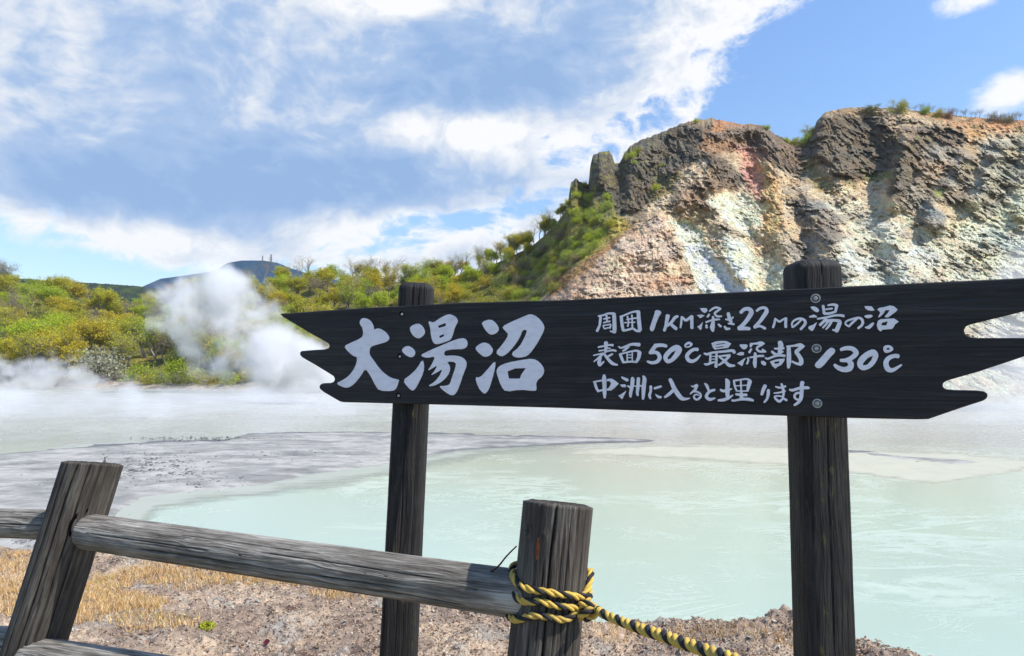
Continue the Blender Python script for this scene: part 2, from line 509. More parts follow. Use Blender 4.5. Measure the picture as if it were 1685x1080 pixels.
# small colour variation belongs to the rock itself: strata, lichen, debris
var = 1 + .45 * fbm(X0 / 3, Z0 / 2, 6, .68) + (bid2 - .5) * .22 * (1 - fo) + (bid - .5) * .25 * rock
warm = fbm(X0 / 12 + 9, Z0 / 8, 4)
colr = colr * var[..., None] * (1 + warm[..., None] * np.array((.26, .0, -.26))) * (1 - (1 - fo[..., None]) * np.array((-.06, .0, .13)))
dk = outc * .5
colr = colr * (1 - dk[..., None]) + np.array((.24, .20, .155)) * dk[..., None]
gr = sstep(.18, .42, fbm(X0 / 5 + 30, Z0 / 5, 5, .6)) * sstep(1250, 1330, PX) * sstep(420, 300, PY0) * .6
colr = colr * (1 - gr[..., None]) + np.array((.27, .25, .11)) * gr[..., None]
# patches of brighter and darker undergrowth on the wooded part
ug = fbm(X0 / 3.0, Z0 / 1.8, 5, .6)
g2 = fo * sstep(-.05, .35, ug)
colr = colr * (1 - .75 * g2[..., None]) + np.array((.36, .34, .055)) * .75 * g2[..., None]
g3 = fo * sstep(.1, .4, -ug) * .7
colr = colr * (1 - g3[..., None]) + np.array((.17, .145, .075)) * g3[..., None]
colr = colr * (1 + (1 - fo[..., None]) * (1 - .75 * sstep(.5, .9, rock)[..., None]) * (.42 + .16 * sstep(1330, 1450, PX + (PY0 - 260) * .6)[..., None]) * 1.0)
colr = np.clip(colr, .02, .86)
Y1 = DD - rel
X1 = X0 * Y1 / DD
Z1 = CAMZ + TE * Y1
# rows behind the crest, going down the far side
BK = np.linspace(0, 1, NRB)[1:, None]
Xb = X1[-1][None] * (1 + .25 * BK) ; Yb = Y1[-1][None] + BK * 90; Zb = Z1[-1][None] - (BK ** 1.3) * 60 
Xa = np.vstack([X1, Xb]); Ya = np.vstack([Y1, Yb]); Za = np.vstack([Z1, Zb])
Ca = np.concatenate([colr, np.repeat(colr[-1:][:], NRB - 1, 0)])
Ra = np.vstack([rock, np.repeat(rock[-1:], NRB - 1, 0)])
m_rock, nt, b = material('rock_face', .9, .15)
ac = attr_col(nt)
oc = coord(nt)
n1 = noise(nt, oc, .9, 6, .65); n2 = noise(nt, mapping(nt, oc, (1, 1, .5)), 2.6, 4, .6)
def voro(scale, st=(1, 1, 1), out=0, feat='F1'):
    v_ = nt.nodes.new('ShaderNodeTexVoronoi'); v_.feature = feat; v_.inputs['Scale'].default_value = scale
    link(nt, mapping(nt, vmw.outputs[0], st), v_.inputs['Vector']); return v_.outputs[out]
wnn = nt.nodes.new('ShaderNodeTexNoise'); wnn.inputs['Scale'].default_value = .35; wnn.inputs['Detail'].default_value = 4; nt.links.new(oc, wnn.inputs['Vector'])
vmw = nt.nodes.new('ShaderNodeVectorMath'); vmw.operation = 'MULTIPLY_ADD'; nt.links.new(wnn.outputs['Color'], vmw.inputs[0]); vmw.inputs[1].default_value = (3, 3, 3); nt.links.new(oc, vmw.inputs[2])
vd1 = S(nt, voro(.55, (1, 1, .8))); vd2 = S(nt, voro(1.3, (1, 1, .9)))
vc = nt.nodes.new('ShaderNodeSeparateColor'); nt.links.new(voro(.55, (1, 1, .8), 1), vc.inputs[0])
vc2 = nt.nodes.new('ShaderNodeSeparateColor'); nt.links.new(voro(1.3, (1, 1, .9), 1), vc2.inputs[0])
rub = noise(nt, oc, .12, 3).ss(.40, .56, .35, 1)
mul = (n1 - .5) * 1.1 + (n2 - .5) * .8 + (S(nt, vc.outputs[0]) - .5) * rub * .5 + (S(nt, vc2.outputs[0]) - .5) * rub * .35 + 1.0
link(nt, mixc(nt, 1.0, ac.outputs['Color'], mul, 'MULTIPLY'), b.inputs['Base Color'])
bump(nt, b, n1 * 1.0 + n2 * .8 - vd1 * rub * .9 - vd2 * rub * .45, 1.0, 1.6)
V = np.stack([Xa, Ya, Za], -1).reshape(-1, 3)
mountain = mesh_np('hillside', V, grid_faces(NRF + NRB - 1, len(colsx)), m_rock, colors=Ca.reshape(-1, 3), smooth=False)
tag(mountain, 'volcanic mountain with dark crags, pale scree gullies and a wooded shoulder', 'mountain', kind='structure')


def on_hill(px, py):
    """world point on the hillside seen near photo pixel (px, py)"""
    j = int(np.argmin(np.abs(colsx - px)))
    P = H / 2 - F * (((Z1[:, j] - CAMZ) / Y1[:, j]) * CP - SP) / (CP + ((Z1[:, j] - CAMZ) / Y1[:, j]) * SP)
    i = int(np.argmin(np.abs(P - py)))
    return Vector((X1[i, j], Y1[i, j], Z1[i, j]))


# ================================================================= FAR HILLS
def far_hill(name, crest, d, depth_back, colc, label, rough_amp, seed, x0=-500, x1=1000, bottom=560, var=.3, colb=None):
    xs = np.arange(x0, x1, 2.0); rows = 60
    cy = np.interp(xs, *zip(*crest))
    rg_ = np.abs(fbm(xs / 5 + seed, xs * 0, 4, .6)) * rough_amp
    t = np.linspace(0, 1, rows)[:, None]
    PYg = bottom + (cy[None] - bottom) * t - rg_[None] * t ** 8
    D = d * (.72 + .28 * t) + xs[None] * 0
    te = elev(PYg)
    Xg = (xs[None] - W / 2) / F / CP * D; Zg = CAMZ + te * D
    Dg = D + fbm(Xg / (d * .02), Zg / (d * .012), 5, .6) * d * .02 * np.clip(1 - t * t, 0, 1)
    Xg = np.vstack([Xg, Xg[-1:] * 1.1]); Zg = np.vstack([Zg, Zg[-1:] - d * .12]); Dg = np.vstack([Dg, Dg[-1:] + depth_back])
    cc = np.array(colc)[None, None] * (1 + var * fbm(Xg / (d * .012), Zg / (d * .006), 5, .65))[..., None]
    if colb is not None:
        mm = sstep(.0, .35, fbm(Xg / (d * .02) + 5, Zg / (d * .01), 4))[..., None]
        cc = cc * (1 - mm) + np.array(colb) * mm
    o = mesh_np(name, np.stack([Xg, Dg, Zg], -1).reshape(-1, 3), grid_faces(rows + 1, len(xs)), m_rock, colors=np.clip(cc, .01, .6).reshape(-1, 3), smooth=False)
    tag(o, label, 'hill', kind='structure')
    return o


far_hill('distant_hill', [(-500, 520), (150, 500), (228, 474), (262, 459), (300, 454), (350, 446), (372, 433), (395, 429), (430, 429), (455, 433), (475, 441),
         (520, 455), (600, 470), (1000, 500)], 2300, 700, (.016, .055, .11), 'wooded hill far away, haze blue put into its colour, two masts on its top', 1.0, 3)  # blue of the distant air is mixed into the hill's base colour
far_hill('wooded_ridge', [(-500, 440), (-200, 452), (0, 457), (60, 461), (110, 464), (160, 467), (230, 472), (270, 478), (330, 488), (420, 500), (600, 520), (1000, 540)],
         900, 300, (.035, .055, .035), 'dark green wooded ridge beyond the near forest at the left', 4, 11, colb=(.07, .10, .03), var=.5)
far_hill('valley_slope', [(-500, 470), (60, 472), (120, 474), (150, 482), (200, 492), (240, 505), (330, 515), (600, 540), (1000, 560)],
         560, 200, (.045, .055, .05), 'blue green wooded slope in the gap of the forest', 4, 21, colb=(.075, .095, .04), var=.5)

# ================================================================= GROUND SHEET, POND, MUD
def plane_pt(px, py, z):
    d = ray(px, py); k = (z - CAMZ) / d.z
    return Vector((d.x * k, k, z))


m_earth, nt, b = material('bare_earth', .95, .1)
oc = coord(nt)
link(nt, ramp(nt, noise(nt, oc, .05, 6, .6), [(.3, (.20, .17, .12)), (.7, (.13, .14, .07))]), b.inputs['Base Color'])
gm = bmesh.new()
for c in ((-9000, -3000), (9000, -3000), (9000, 14000), (-9000, 14000)): gm.verts.new((c[0], c[1], WATER - 2.5))
gm.faces.new(gm.verts)
me = bpy.data.meshes.new('ground'); gm.to_mesh(me); me.materials.append(m_earth)
o = bpy.data.objects.new('ground', me); COL.objects.link(o); tag(o, 'open ground reaching the horizon', 'ground', kind='structure')

# pond
m_water, nt, b = material('milky_water', .12, .35)
oc = coord(nt)
big = noise(nt, mapping(nt, oc, (.05, .05, 1)), 1.0, 5, .6, .6)
st = noise(nt, mapping(nt, oc, (.10, .24, 1), rot=(0, 0, .25)), 1.2, 8, .62, 1.6)
st2 = noise(nt, mapping(nt, oc, (.35, .6, 1), rot=(0, 0, -.3)), 1.0, 6, .6, 2.2)
sepw = nt.nodes.new('ShaderNodeSeparateXYZ'); nt.links.new(oc, sepw.inputs[0])
dist = S(nt, sepw.outputs[1])
far = dist.lin(16, 62)
base = ramp(nt, far + (big - .5) * .55, [(0, (.375, .465, .385)), (.4, (.405, .475, .37)), (.7, (.42, .44, .335)), (1, (.33, .325, .27))])
fil = (1.0 - (st - .5).f('ABSOLUTE') * 16.0).clamp() * noise(nt, oc, .09, 3).ss(.47, .62)
fil2 = (1.0 - (st2 - .52).f('ABSOLUTE') * 22.0).clamp() * noise(nt, mapping(nt, oc, loc=(9, 4, 0)), .16, 3).ss(.5, .62)
scum = (fil * .8 + fil2 * .6).clamp()
link(nt, mixc(nt, scum * .28, base, (.62, .63, .54)), b.inputs['Base Color'])
link(nt, scum * .4 + .22, b.inputs['Roughness'])
bump(nt, b, noise(nt, mapping(nt, oc, (1, 2.2, 1)), 3.0, 3, .5), .05, .05)
bm = bmesh.new()
ring = [(-260, 9), (-60, 7.5), (-12, 8), (40, 7), (120, 10), (170, 60), (180, 118), (60, 140), (0, 172), (-60, 215), (-150, 245), (-290, 255), (-300, 100)]
for x, y in ring: bm.verts.new((x, y, WATER))
bm.faces.new(bm.verts)
me = bpy.data.meshes.new('pond'); bm.to_mesh(me); me.materials.append(m_water)
o = bpy.data.objects.new('pond', me); COL.objects.link(o); tag(o, 'milky pale green hot pond', 'water', kind='structure')


# mud flats (traced shores, laid on the water plane)
def flat_mesh(name, pts, mat, z, label, lump=.05, smooth_n=3, res=.0035, dark_edge=0, rise=.12, wob=3.0):
    P = [plane_pt(x, y, z) for x, y in pts]
    P = [(p.x, p.y) for p in P]
    a = np.array(P)
    x0, y0 = a.min(0); x1, y1 = a.max(0)
    # grid in (bearing, log distance) so detail follows the distance
    u0, u1 = (a[:, 0] / a[:, 1]).min() - .02, (a[:, 0] / a[:, 1]).max() + .02
    us = np.arange(u0, u1, res); vs = np.exp(np.arange(math.log(y0 - .5), math.log(y1 + 1), .0045))
    U, Vv = np.meshgrid(us, vs); Xg = U * Vv; Yg = Vv
    s_ = poly_sd(U * F, F * 7.0 / Yg * 1.0, [(p[0] / p[1] * F, F * 7.0 / p[1]) for p in P])
    s_ = s_ + fbm(Xg / 2.5, Yg / 2.5, 5, .6) * wob + fbm(Xg / 9, Yg / 6, 3) * wob * 1.2
    zz = z + np.clip(s_ / 6.0, -1, 1) * rise + (fbm(Xg / 1.3, Yg / 1.3, 5, .55) * lump) * sstep(0, 6, s_)
    keep = s_ > -6.5
    Fc = grid_faces(len(vs), len(us))
    kf = keep.ravel()[Fc].all(1)
    Fc = Fc[kf]
    used = np.unique(Fc); mp = np.full(Xg.size, -1); mp[used] = np.arange(len(used))
    V = np.stack([Xg, Yg, zz], -1).reshape(-1, 3)[used]
    o = mesh_np(name, V, mp[Fc], mat, attrs={'edge': s_.ravel()[used]})
    tag(o, label, 'mud', kind='structure')
    return o


m_mud, nt, b = material('grey_mud', .55, .35)
oc = coord(nt)
e = S(nt, attr_col(nt, 'edge').outputs['Fac'])
n_a = noise(nt, mapping(nt, oc, (.25, .5, 1)), 1.0, 7, .6, .5)
n_b = noise(nt, oc, 3.0, 5, .6)
n_m = noise(nt, mapping(nt, oc, (.8, 1.6, 1)), 1.0, 6, .7)
c0 = ramp(nt, n_a + (n_m - .5) * .35, [(.3, (.17, .165, .15)), (.46, (.27, .26, .235)), (.6, (.42, .40, .355)), (.72, (.25, .24, .22))])
sy = nt.nodes.new('ShaderNodeSeparateXYZ'); nt.links.new(oc, sy.inputs[0])
rim = e.ss(1.0, 4.5, 1, 0) * e.ss(-1.5, .0) * S(nt, sy.outputs[1]).ss(50, 56)
c1 = mixc(nt, rim * .9, c0, (.10, .10, .105))
sp = noise(nt, oc, 2.2, 3, .7).ss(.60, .68) * noise(nt, oc, .12, 2).ss(.50, .62)
c2 = mixc(nt, sp * .8, c1, (.12, .12, .125))
link(nt, c2, b.inputs['Base Color'])
bump(nt, b, n_b, .5, .08)
m_sand, nt, b = material('pale_mud', .6, .3)
oc = coord(nt)
n_a = noise(nt, mapping(nt, oc, (.25, .6, 1)), 1.0, 7, .6, .5)
link(nt, ramp(nt, n_a, [(.35, (.43, .43, .33)), (.55, (.47, .455, .35)), (.7, (.41, .43, .335))]), b.inputs['Base Color'])
bump(nt, b, noise(nt, oc, 3, 4), .3, .05)
flat_mesh('mud_flat', [(-260, 760), (0, 747), (60, 741), (150, 733), (260, 727), (370, 724), (410, 714), (480, 711), (600, 712), (640, 712), (720, 713), (860, 716), (1000, 720),
          (1080, 726), (960, 731), (840, 738), (760, 742), (700, 752), (640, 764), (560, 776), (500, 786), (440, 800), (380, 806), (300, 812), (230, 822), (190, 850),
          (170, 905), (120, 960), (-100, 1000), (-500, 1000), (-500, 800)], m_mud, WATER, 'grey mud flat with a dark rim and scattered dark stones', .12)
m_silt, nt, b = material('pale_silt', .4, .35)
oc = coord(nt)
link(nt, ramp(nt, noise(nt, mapping(nt, oc, (.2, .5, 1), rot=(0, 0, .2)), 1.0, 7, .62, 1.2), [(.3, (.35, .375, .305)), (.5, (.385, .395, .32)), (.7, (.345, .385, .30))]), b.inputs['Base Color'])
def soft_edge(m, lo, hi):
    nt = m.node_tree; b = nt.nodes['Principled BSDF']
    e_ = S(nt, attr_col(nt, 'edge').outputs['Fac']); n_ = noise(nt, mapping(nt, coord(nt), (.5, 1.2, 1)), 1.0, 6, .65)
    link(nt, (e_ + (n_ - .5) * (hi - lo) * 1.2).ss(lo, hi), b.inputs['Alpha'])
soft_edge(m_silt, -4, 16); soft_edge(m_sand, -5, 8)
flat_mesh('silt_shallows', [(-200, 780), (0, 770), (380, 790), (500, 770), (640, 750), (760, 734), (900, 728), (1000, 728), (900, 742), (800, 752), (720, 768), (660, 780), (600, 795), (520, 806), (420, 822), (330, 828), (260, 846), (215, 880), (205, 920),
          (150, 960), (-100, 1000), (-500, 1000)], m_silt, WATER + .005, 'pale silt shallows along the mud flat', .01, rise=.02, wob=5.0)
flat_mesh('shoal', [(1398, 742), (1480, 740), (1560, 742), (1640, 752), (1700, 756), (1780, 770), (1700, 775), (1600, 790), (1540, 800), (1470, 790), (1398, 782), (1320, 770), (1220, 765),
          (1100, 758), (960, 752), (900, 745), (960, 736), (1100, 730), (1200, 729), (1300, 735)], m_sand, WATER - .02, 'pale sandy shoal just under the far water', .05, rise=.05)
flat_mesh('mud_bank', [(1395, 741), (1460, 746), (1530, 752), (1640, 762), (1560, 765), (1480, 758), (1400, 746)], m_mud, WATER, 'thin dark mud bar at the right', .05, rise=.06)
flat_mesh('mud_spit', [(300, 652), (380, 650), (460, 657), (520, 664), (440, 666), (350, 660), (250, 657)], m_mud, WATER, 'dark mud spit by the far shore', .1)

# ================================================================= WOODEN LOGS
def wood_mat(name, stops, scale=1.0, stain=None, rough=.85, spec=.25, bumpk=.6, moss=0):
    m, nt, b = material(name, rough, spec)
    oc = coord(nt)
    w = noise(nt, mapping(nt, oc, (6, 6, 1.2)), 1.0, 3, .5)
    vmn = nt.nodes.new('ShaderNodeVectorMath'); vmn.operation = 'MULTIPLY_ADD'
    nn = nt.nodes.new('ShaderNodeTexNoise'); nn.inputs['Scale'].default_value = 1.0; nn.inputs['Detail'].default_value = 2
    nt.links.new(mapping(nt, oc, (5, 5, 3)), nn.inputs['Vector'])
    nt.links.new(nn.outputs['Color'], vmn.inputs[0]); vmn.inputs[1].default_value = (.035, .035, .05)
    nt.links.new(oc, vmn.inputs[2])
    g1 = noise(nt, mapping(nt, vmn.outputs[0], (95, 95, 3.0)), scale, 5, .65)
    g2 = noise(nt, mapping(nt, vmn.outputs[0], (34, 34, 1.1)), scale, 4, .6)
    g3 = noise(nt, mapping(nt, oc, (260, 260, 18)), scale, 2, .5)
    patch = noise(nt, mapping(nt, oc, (9, 9, 4)), 1.0, 5, .65)
    rings = ((g2 * 46.0).f('SINE') * .5 + .5)
    v = (g1 - .5) * 1.15 + (g2 - .5) * .7 + (patch - .5) * 1.1 + (rings - .5) * .2 + (g3 - .5) * .5 + .5
    c = ramp(nt, v, stops)
    if stain:
        c = mixc(nt, patch.ss(.55, .72) * .7, c, stain)
    if moss:
        ms = noise(nt, mapping(nt, oc, (40, 40, 14)), 1.0, 6, .75).ss(.56, .66) * noise(nt, mapping(nt, oc, (7, 7, 3)), 1.0, 2).ss(.46, .62)
        c = mixc(nt, ms * moss, c, (.085, .075, .018))
    cr = S(nt, attr_col(nt, 'crack').outputs['Fac'])
    c = mixc(nt, cr.clamp() * .92, c, (.008, .007, .007))
    link(nt, c, b.inputs['Base Color'])
    bump(nt, b, v + rings * .25, bumpk, .0035)
    return m


m_post = wood_mat('weathered_post_wood', [(.0, (.020, .017, .014)), (.45, (.056, .047, .039)), (.70, (.095, .082, .068)), (1.0, (.20, .18, .155))], stain=(.10, .095, .075))
m_rail = wood_mat('weathered_rail_wood', [(.05, (.060, .048, .038)), (.38, (.15, .135, .112)), (.62, (.27, .245, .21)), (.9, (.44, .41, .36))], bumpk=.9)
m_black = wood_mat('black_stained_wood', [(.1, (.004, .0038, .0038)), (.5, (.0135, .0122, .0115)), (.95, (.038, .034, .030))], rough=.7, spec=.35, moss=.75)
m_hole = material('dark_gap', 1, 0)[0]; m_hole.node_tree.nodes['Principled BSDF'].inputs['Base Color'].default_value = (.006, .005, .005, 1)


def log_mesh(name, L, r0, r1, mat, parent, A, Bdir=None, cracks=(), square=0.0, dome=0.0, seed=0, wob=.02, na=168, step=.006, knots=(), notch=None, tilt=None, bend=0, halfcut=None):
    """log from point A along local +Z (world axis Bdir) for length L; cracks: (angle, z0, z1, depth, width)"""
    Z = np.arange(0, L + step, step); Z = Z / Z[-1] * L
    TH = np.linspace(0, 2 * math.pi, na, endpoint=False)
    th, z = np.meshgrid(TH, Z)
    r = r0 + (r1 - r0) * z / L
    if square:
        p = 2 + square * 6
        r = r * (np.abs(np.cos(th)) ** p + np.abs(np.sin(th)) ** p) ** (-1 / p)
    cx, sx = np.cos(th), np.sin(th)
    r = r * (1 + wob * fbm(cx * 1.3 + seed, sx * 1.3 + z * 1.1 + seed * 3, 4) * 2)
    grain = fbm(th * 9 + fbm(th * 2, z * 3 + seed, 2) * 1.5, z * 2.2 + seed, 4, .6)
    # periodic fix at the seam
    r = r + .0016 * grain
    cr = np.zeros(th.shape)
    for ang, z0, z1, dep, wd in cracks:
        a = R(ang) + .07 * fbm(z * 3.0 + ang, z * 0 + ang, 3, .6)
        d = np.abs((th - a + math.pi) % (2 * math.pi) - math.pi) * r
        w = wd * (.45 + .8 * np.abs(fbm(z * 5 + ang * 2, z * 0, 3))) * sstep(z0 - .02, z0 + .05, z) * sstep(z1 + .02, z1 - .05, z) + 1e-5
        k = np.exp(-(d / w) ** 2)
        r = r - dep * k; cr = np.maximum(cr, k)
    for ang, kz, kr, kd in knots:
        a = R(ang); kz = kz if kz > 0 else L + kz; dx = ((th - a + math.pi) % (2 * math.pi) - math.pi) * r0; q = np.hypot(dx, (z - kz) * .8) / kr
        r = r + kd * (np.exp(-((q - 1) / .3) ** 2) - .9 * np.exp(-(q / .55) ** 2)); cr = np.maximum(cr, .75 * np.exp(-(q / .5) ** 2))
    if bend: zoff = bend * np.sin(z / L * math.pi)
    else: zoff = 0
    if dome:
        q = np.clip((z - (L - dome)) / dome, 0, 1); r = r * np.sqrt(np.clip(1 - (q * .62) ** 2.2, 0, 1))
    X = r * cx; Y = r * sx + zoff
    zz = z + 0 * X
    if tilt: zz = zz + sstep(L - .25, L, z) * (X * tilt[0] + Y * tilt[1])
    V = [np.stack([X, Y, zz], -1).reshape(-1, 3)]
    crv = [cr.ravel()]
    Fc = [grid_faces(len(Z), na, True)]
    # end caps as shrinking rings with growth ring relief
    base = len(Z) * na
    o_ = []
    for end, row in ((0, 0), (1, len(Z) - 1)):
        prev = np.arange(row * na, row * na + na)
        for k in range(1, 15):
            f = 1 - k / 14.5
            rr = V[0][row * na:row * na + na].copy()
            c = rr.mean(0)
            rr = c + (rr - c) * f
            rr[:, 2] += (1 if end else -1) * (.0015 * math.sin(k * 2.2) + (.004 if k > 1 else 0)) + .002 * fbm(rr[:, 0] * 60 + seed, rr[:, 1] * 60, 3)
            V.append(rr); crv.append(np.full(na, .1 + .5 * (k % 3 == 0)))
            new = np.arange(base, base + na)
            q = np.stack([prev, np.roll(prev, -1), np.roll(new, -1), new], -1)
            Fc.append(q if end else q[:, ::-1]); prev = new; base += na
        o_.append(prev)
    o = mesh_np(name, np.vstack(V), np.vstack(Fc), mat, None, attrs={'crack': np.concatenate(crv)})
    A = Vector(A)
    zax = Vector(Bdir).normalized() if Bdir is not None else Vector((0, 0, 1))
    yax = zax.cross(Vector((1, 0, 0))).normalized() if abs(zax.x) < .8 else zax.cross(Vector((0, 0, 1))).normalized()
    xax = yax.cross(zax)
    M = Matrix((xax, yax, zax)).transposed().to_4x4(); M.translation = A
    o.matrix_world = M
    if parent:
        o.parent = parent; o.matrix_parent_inverse = parent.matrix_world.inverted()
    return o


def tube_pts(pts, r, n=10, seg=8, closed=False):
    """smooth Catmull-Rom through pts; returns positions and frames"""
    P = [Vector(p) for p in pts]; out = []
    m = len(P)
    for i in range(m if closed else m - 1):
        g = lambda k: P[k % m] if closed else P[max(0, min(m - 1, k))]
        p0, p1, p2, p3 = g(i - 1), g(i), g(i + 1), g(i + 2)
        for k in range(n):
            t = k / n
            out.append(.5 * ((2 * p1) + (p2 - p0) * t + (2 * p0 - 5 * p1 + 4 * p2 - p3) * t * t + (-p0 + 3 * p1 - 3 * p2 + p3) * t ** 3))
    if not closed: out.append(P[-1].copy())
    return out


def frames(path):
    T = []
    for i in range(len(path)):
        a = path[max(0, i - 1)]; b_ = path[min(len(path) - 1, i + 1)]
        T.append((b_ - a).normalized())
    n = T[0].orthogonal().normalized(); N = []
    for t in T:
        n = (n - t * n.dot(t)).normalized(); N.append(n.copy())
    return T, N


def sweep(path, radf, seg=8, twist=None, off=0, phase=0):
    T, N = frames(path); V = []; Fc = []
    L = 0
    for i, p in enumerate(path):
        if i: L += (p - path[i - 1]).length
        b_ = T[i].cross(N[i]); c = p.copy()
        if twist:
            a = L / twist * 2 * math.pi + phase
            c = p + (N[i] * math.cos(a) + b_ * math.sin(a)) * (off(i) if callable(off) else off)
        r = radf(i) if callable(radf) else radf
        for k in range(seg):
            a = 2 * math.pi * k / seg
            V.append(c + (N[i] * math.cos(a) + b_ * math.sin(a)) * r)
    for i in range(len(path) - 1):
        for k in range(seg):
            Fc.append((i * seg + k, i * seg + (k + 1) % seg, (i + 1) * seg + (k + 1) % seg, (i + 1) * seg + k))
    return V, Fc


# ================================================================= SIGNBOARD
PL = at(680, 560, 2.5); PR = at(1342, 560, 1.9)
bdir = Vector((PR.x - PL.x, PR.y - PL.y, 0)).normalized()           # along the board, left to right
bn = Vector((bdir.y, -bdir.x, 0))                                     # out of the face, to the viewer
if bn.y > 0: bn = -bn
B0 = Vector((PL.x, PL.y, 0))
sign = empty('signboard', (PL.x, PL.y, 0), 'long black stained wooden sign with white Japanese lettering on two black posts', 'sign')
bpy.context.view_layer.update()


def on_board(px, py):
    d = ray(px, py); o_ = Vector((0, 0, CAMZ))
    k = (B0 - o_).dot(bn) / d.dot(bn)
    p = o_ + d * k
    return (p - B0).dot(bdir), p.z


BM = Matrix((bdir, bn, Vector((0, 0, 1)))).transposed().to_4x4(); BM.translation = B0     # local x along, y out, z up


def place(o, M, parent):
    o.matrix_world = M; o.parent = parent; o.matrix_parent_inverse = Matrix.Translation(parent.location).inverted()


def t_(x0, y0, s, pts): return [(x0 + x * s, y0 + y * s) for x, y in pts]


v2 = lambda p: t_(450, 420, .28487, p); v4 = lambda p: t_(1250, 420, .27778, p)
outline = (v2([(40, 338), (500, 306), (1100, 275)]) + [(930, 493.8)] + v4([(0, 211), (600, 181), (1566, 135), (2000, 113), (2170, 108), (2195, 118), (2190, 140),
           (2000, 210), (1566, 333), (1300, 398), (1245, 412), (1222, 424), (1212, 443), (1215, 462), (1226, 478), (1245, 487), (1275, 491), (1566, 491), (1800, 491), (1880, 496), (1880, 510), (1566, 601), (1300, 690),
           (1180, 724), (1110, 744), (1090, 757), (1085, 770), (1090, 785), (1110, 797), (1170, 802), (1290, 804), (1330, 808), (1349, 820), (1352, 835), (1345, 850), (1325, 863), (1180, 910), (1000, 972), (930, 974), (510, 965), (160, 953)])
           + v2([(1685, 884), (1100, 868), (400, 850), (380, 845), (290, 793), (268, 775), (262, 763), (268, 748), (285, 740), (325, 740), (345, 732), (352, 716), (345, 700), (330, 690), (240, 635), (165, 592), (152, 578), (150, 563), (160, 554),
                 (230, 548), (290, 545), (315, 538), (322, 525), (315, 511), (295, 498), (200, 445), (100, 385), (50, 355)]))
bo = [on_board(*p) for p in outline]


def smooth_poly(pts, it=1):
    for _ in range(it):
        q = []
        n = len(pts)
        for i in range(n):
            a, b_ = pts[i], pts[(i + 1) % n]
            q += [(a[0] * .75 + b_[0] * .25, a[1] * .75 + b_[1] * .25), (a[0] * .25 + b_[0] * .75, a[1] * .25 + b_[1] * .75)]
        pts = q
    return pts


def extrude_mesh(name, loops, y0, y1, mat, bev=0, back=True):
    """loops in board coordinates (x, z): first the outline, then holes; from y0 (back) to y1 (front)"""
    bm = bmesh.new()
    add_loops(bm, loops, y0, y1, bev, back)
    bmesh.ops.recalc_face_normals(bm, faces=bm.faces)
    me = bpy.data.meshes.new(name); bm.to_mesh(me); bm.free(); me.materials.append(mat)
    o = bpy.data.objects.new(name, me); COL.objects.link(o)
    return o


def inset(l, k, sgn=1):
    n = len(l); out = []
    area = sum(l[i][0] * l[(i + 1) % n][1] - l[(i + 1) % n][0] * l[i][1] for i in range(n))
    s = (1 if area > 0 else -1) * sgn
    for i in range(n):
        p0, p1, p2 = Vector(l[i - 1]), Vector(l[i]), Vector(l[(i + 1) % n])
        e1 = (p1 - p0); e2 = (p2 - p1)
        if e1.length < 1e-9: e1 = e2
        if e2.length < 1e-9: e2 = e1
        nrm = Vector((-(e1.y + e2.y), e1.x + e2.x))
        if nrm.length < 1e-9: nrm = Vector((-e1.y, e1.x))
        out.append(tuple(p1 + nrm.normalized() * k * s))
    return out


def add_loops(bm, loops, y0, y1, bev=0, back=True):
    fl = [inset(l, bev, 1 if i == 0 else -1) if bev else l for i, l in enumerate(loops)]
    allv = []
    for l, f in zip(loops, fl):
        front = [bm.verts.new((x, y1, z)) for x, z in f]
        mid = [bm.verts.new((x, y1 - bev, z)) for x, z in l] if bev else front
        bk = [bm.verts.new((x, y0, z)) for x, z in l]
        n = len(l)
        for i in range(n):
            j = (i + 1) % n
            if bev: bm.faces.new((front[i], front[j], mid[j], mid[i]))
            bm.faces.new((mid[i], mid[j], bk[j], bk[i]))
        allv.append((front, bk))
    fr = [v for f, _ in allv for v in f]; bkv = [v for _, b_ in allv for v in b_]
    tri = tessellate_polygon([[Vector((x, z, 0)) for x, z in l] for l in fl])
    for t in tri:
        try: bm.faces.new([fr[i] for i in t])
        except ValueError: pass
        if back:
            try: bm.faces.new([bkv[i] for i in reversed(t)])
            except ValueError: pass


# board face: horizontal grain
m_board, nt, b = material('black_board_wood', .62, .4)
oc = coord(nt)
g1 = noise(nt, mapping(nt, oc, (2.2, 60, 110)), 1.0, 6, .68)
g2 = noise(nt, mapping(nt, oc, (.9, 20, 26)), 1.0, 4, .6, .8)
pt = noise(nt, oc, 5.0, 5, .6)
ln = ((g2 * 60.0).f('SINE') * .5 + .5)
v = (g1 - .5) * 1.5 + (g2 - .5) * .9 + (pt - .5) * .5 + (ln - .5) * .18 + .5
c = ramp(nt, v, [(.15, (.008, .007, .0065)), (.5, (.0185, .0165, .0155)), (.8, (.038, .034, .031)), (1, (.075, .068, .062))])
wr = noise(nt, mapping(nt, oc, (5, 40, 44)), 1.0, 5, .7).ss(.62, .74) * noise(nt, oc, 3.2, 3).ss(.45, .6)
c = mixc(nt, wr * .75, c, (.085, .078, .070))
wb = noise(nt, mapping(nt, oc, (3, 14, 16), (4, 2, 7)), 1.0, 5, .7).ss(.55, .72)
c = mixc(nt, wb * .45, c, (.050, .038, .026))
link(nt, c, b.inputs['Base Color'])
bump(nt, b, v + ln * .3, .75, .003)
board = extrude_mesh('board', [bo], -.036, 0, m_board, .003)
place(board, BM, sign)

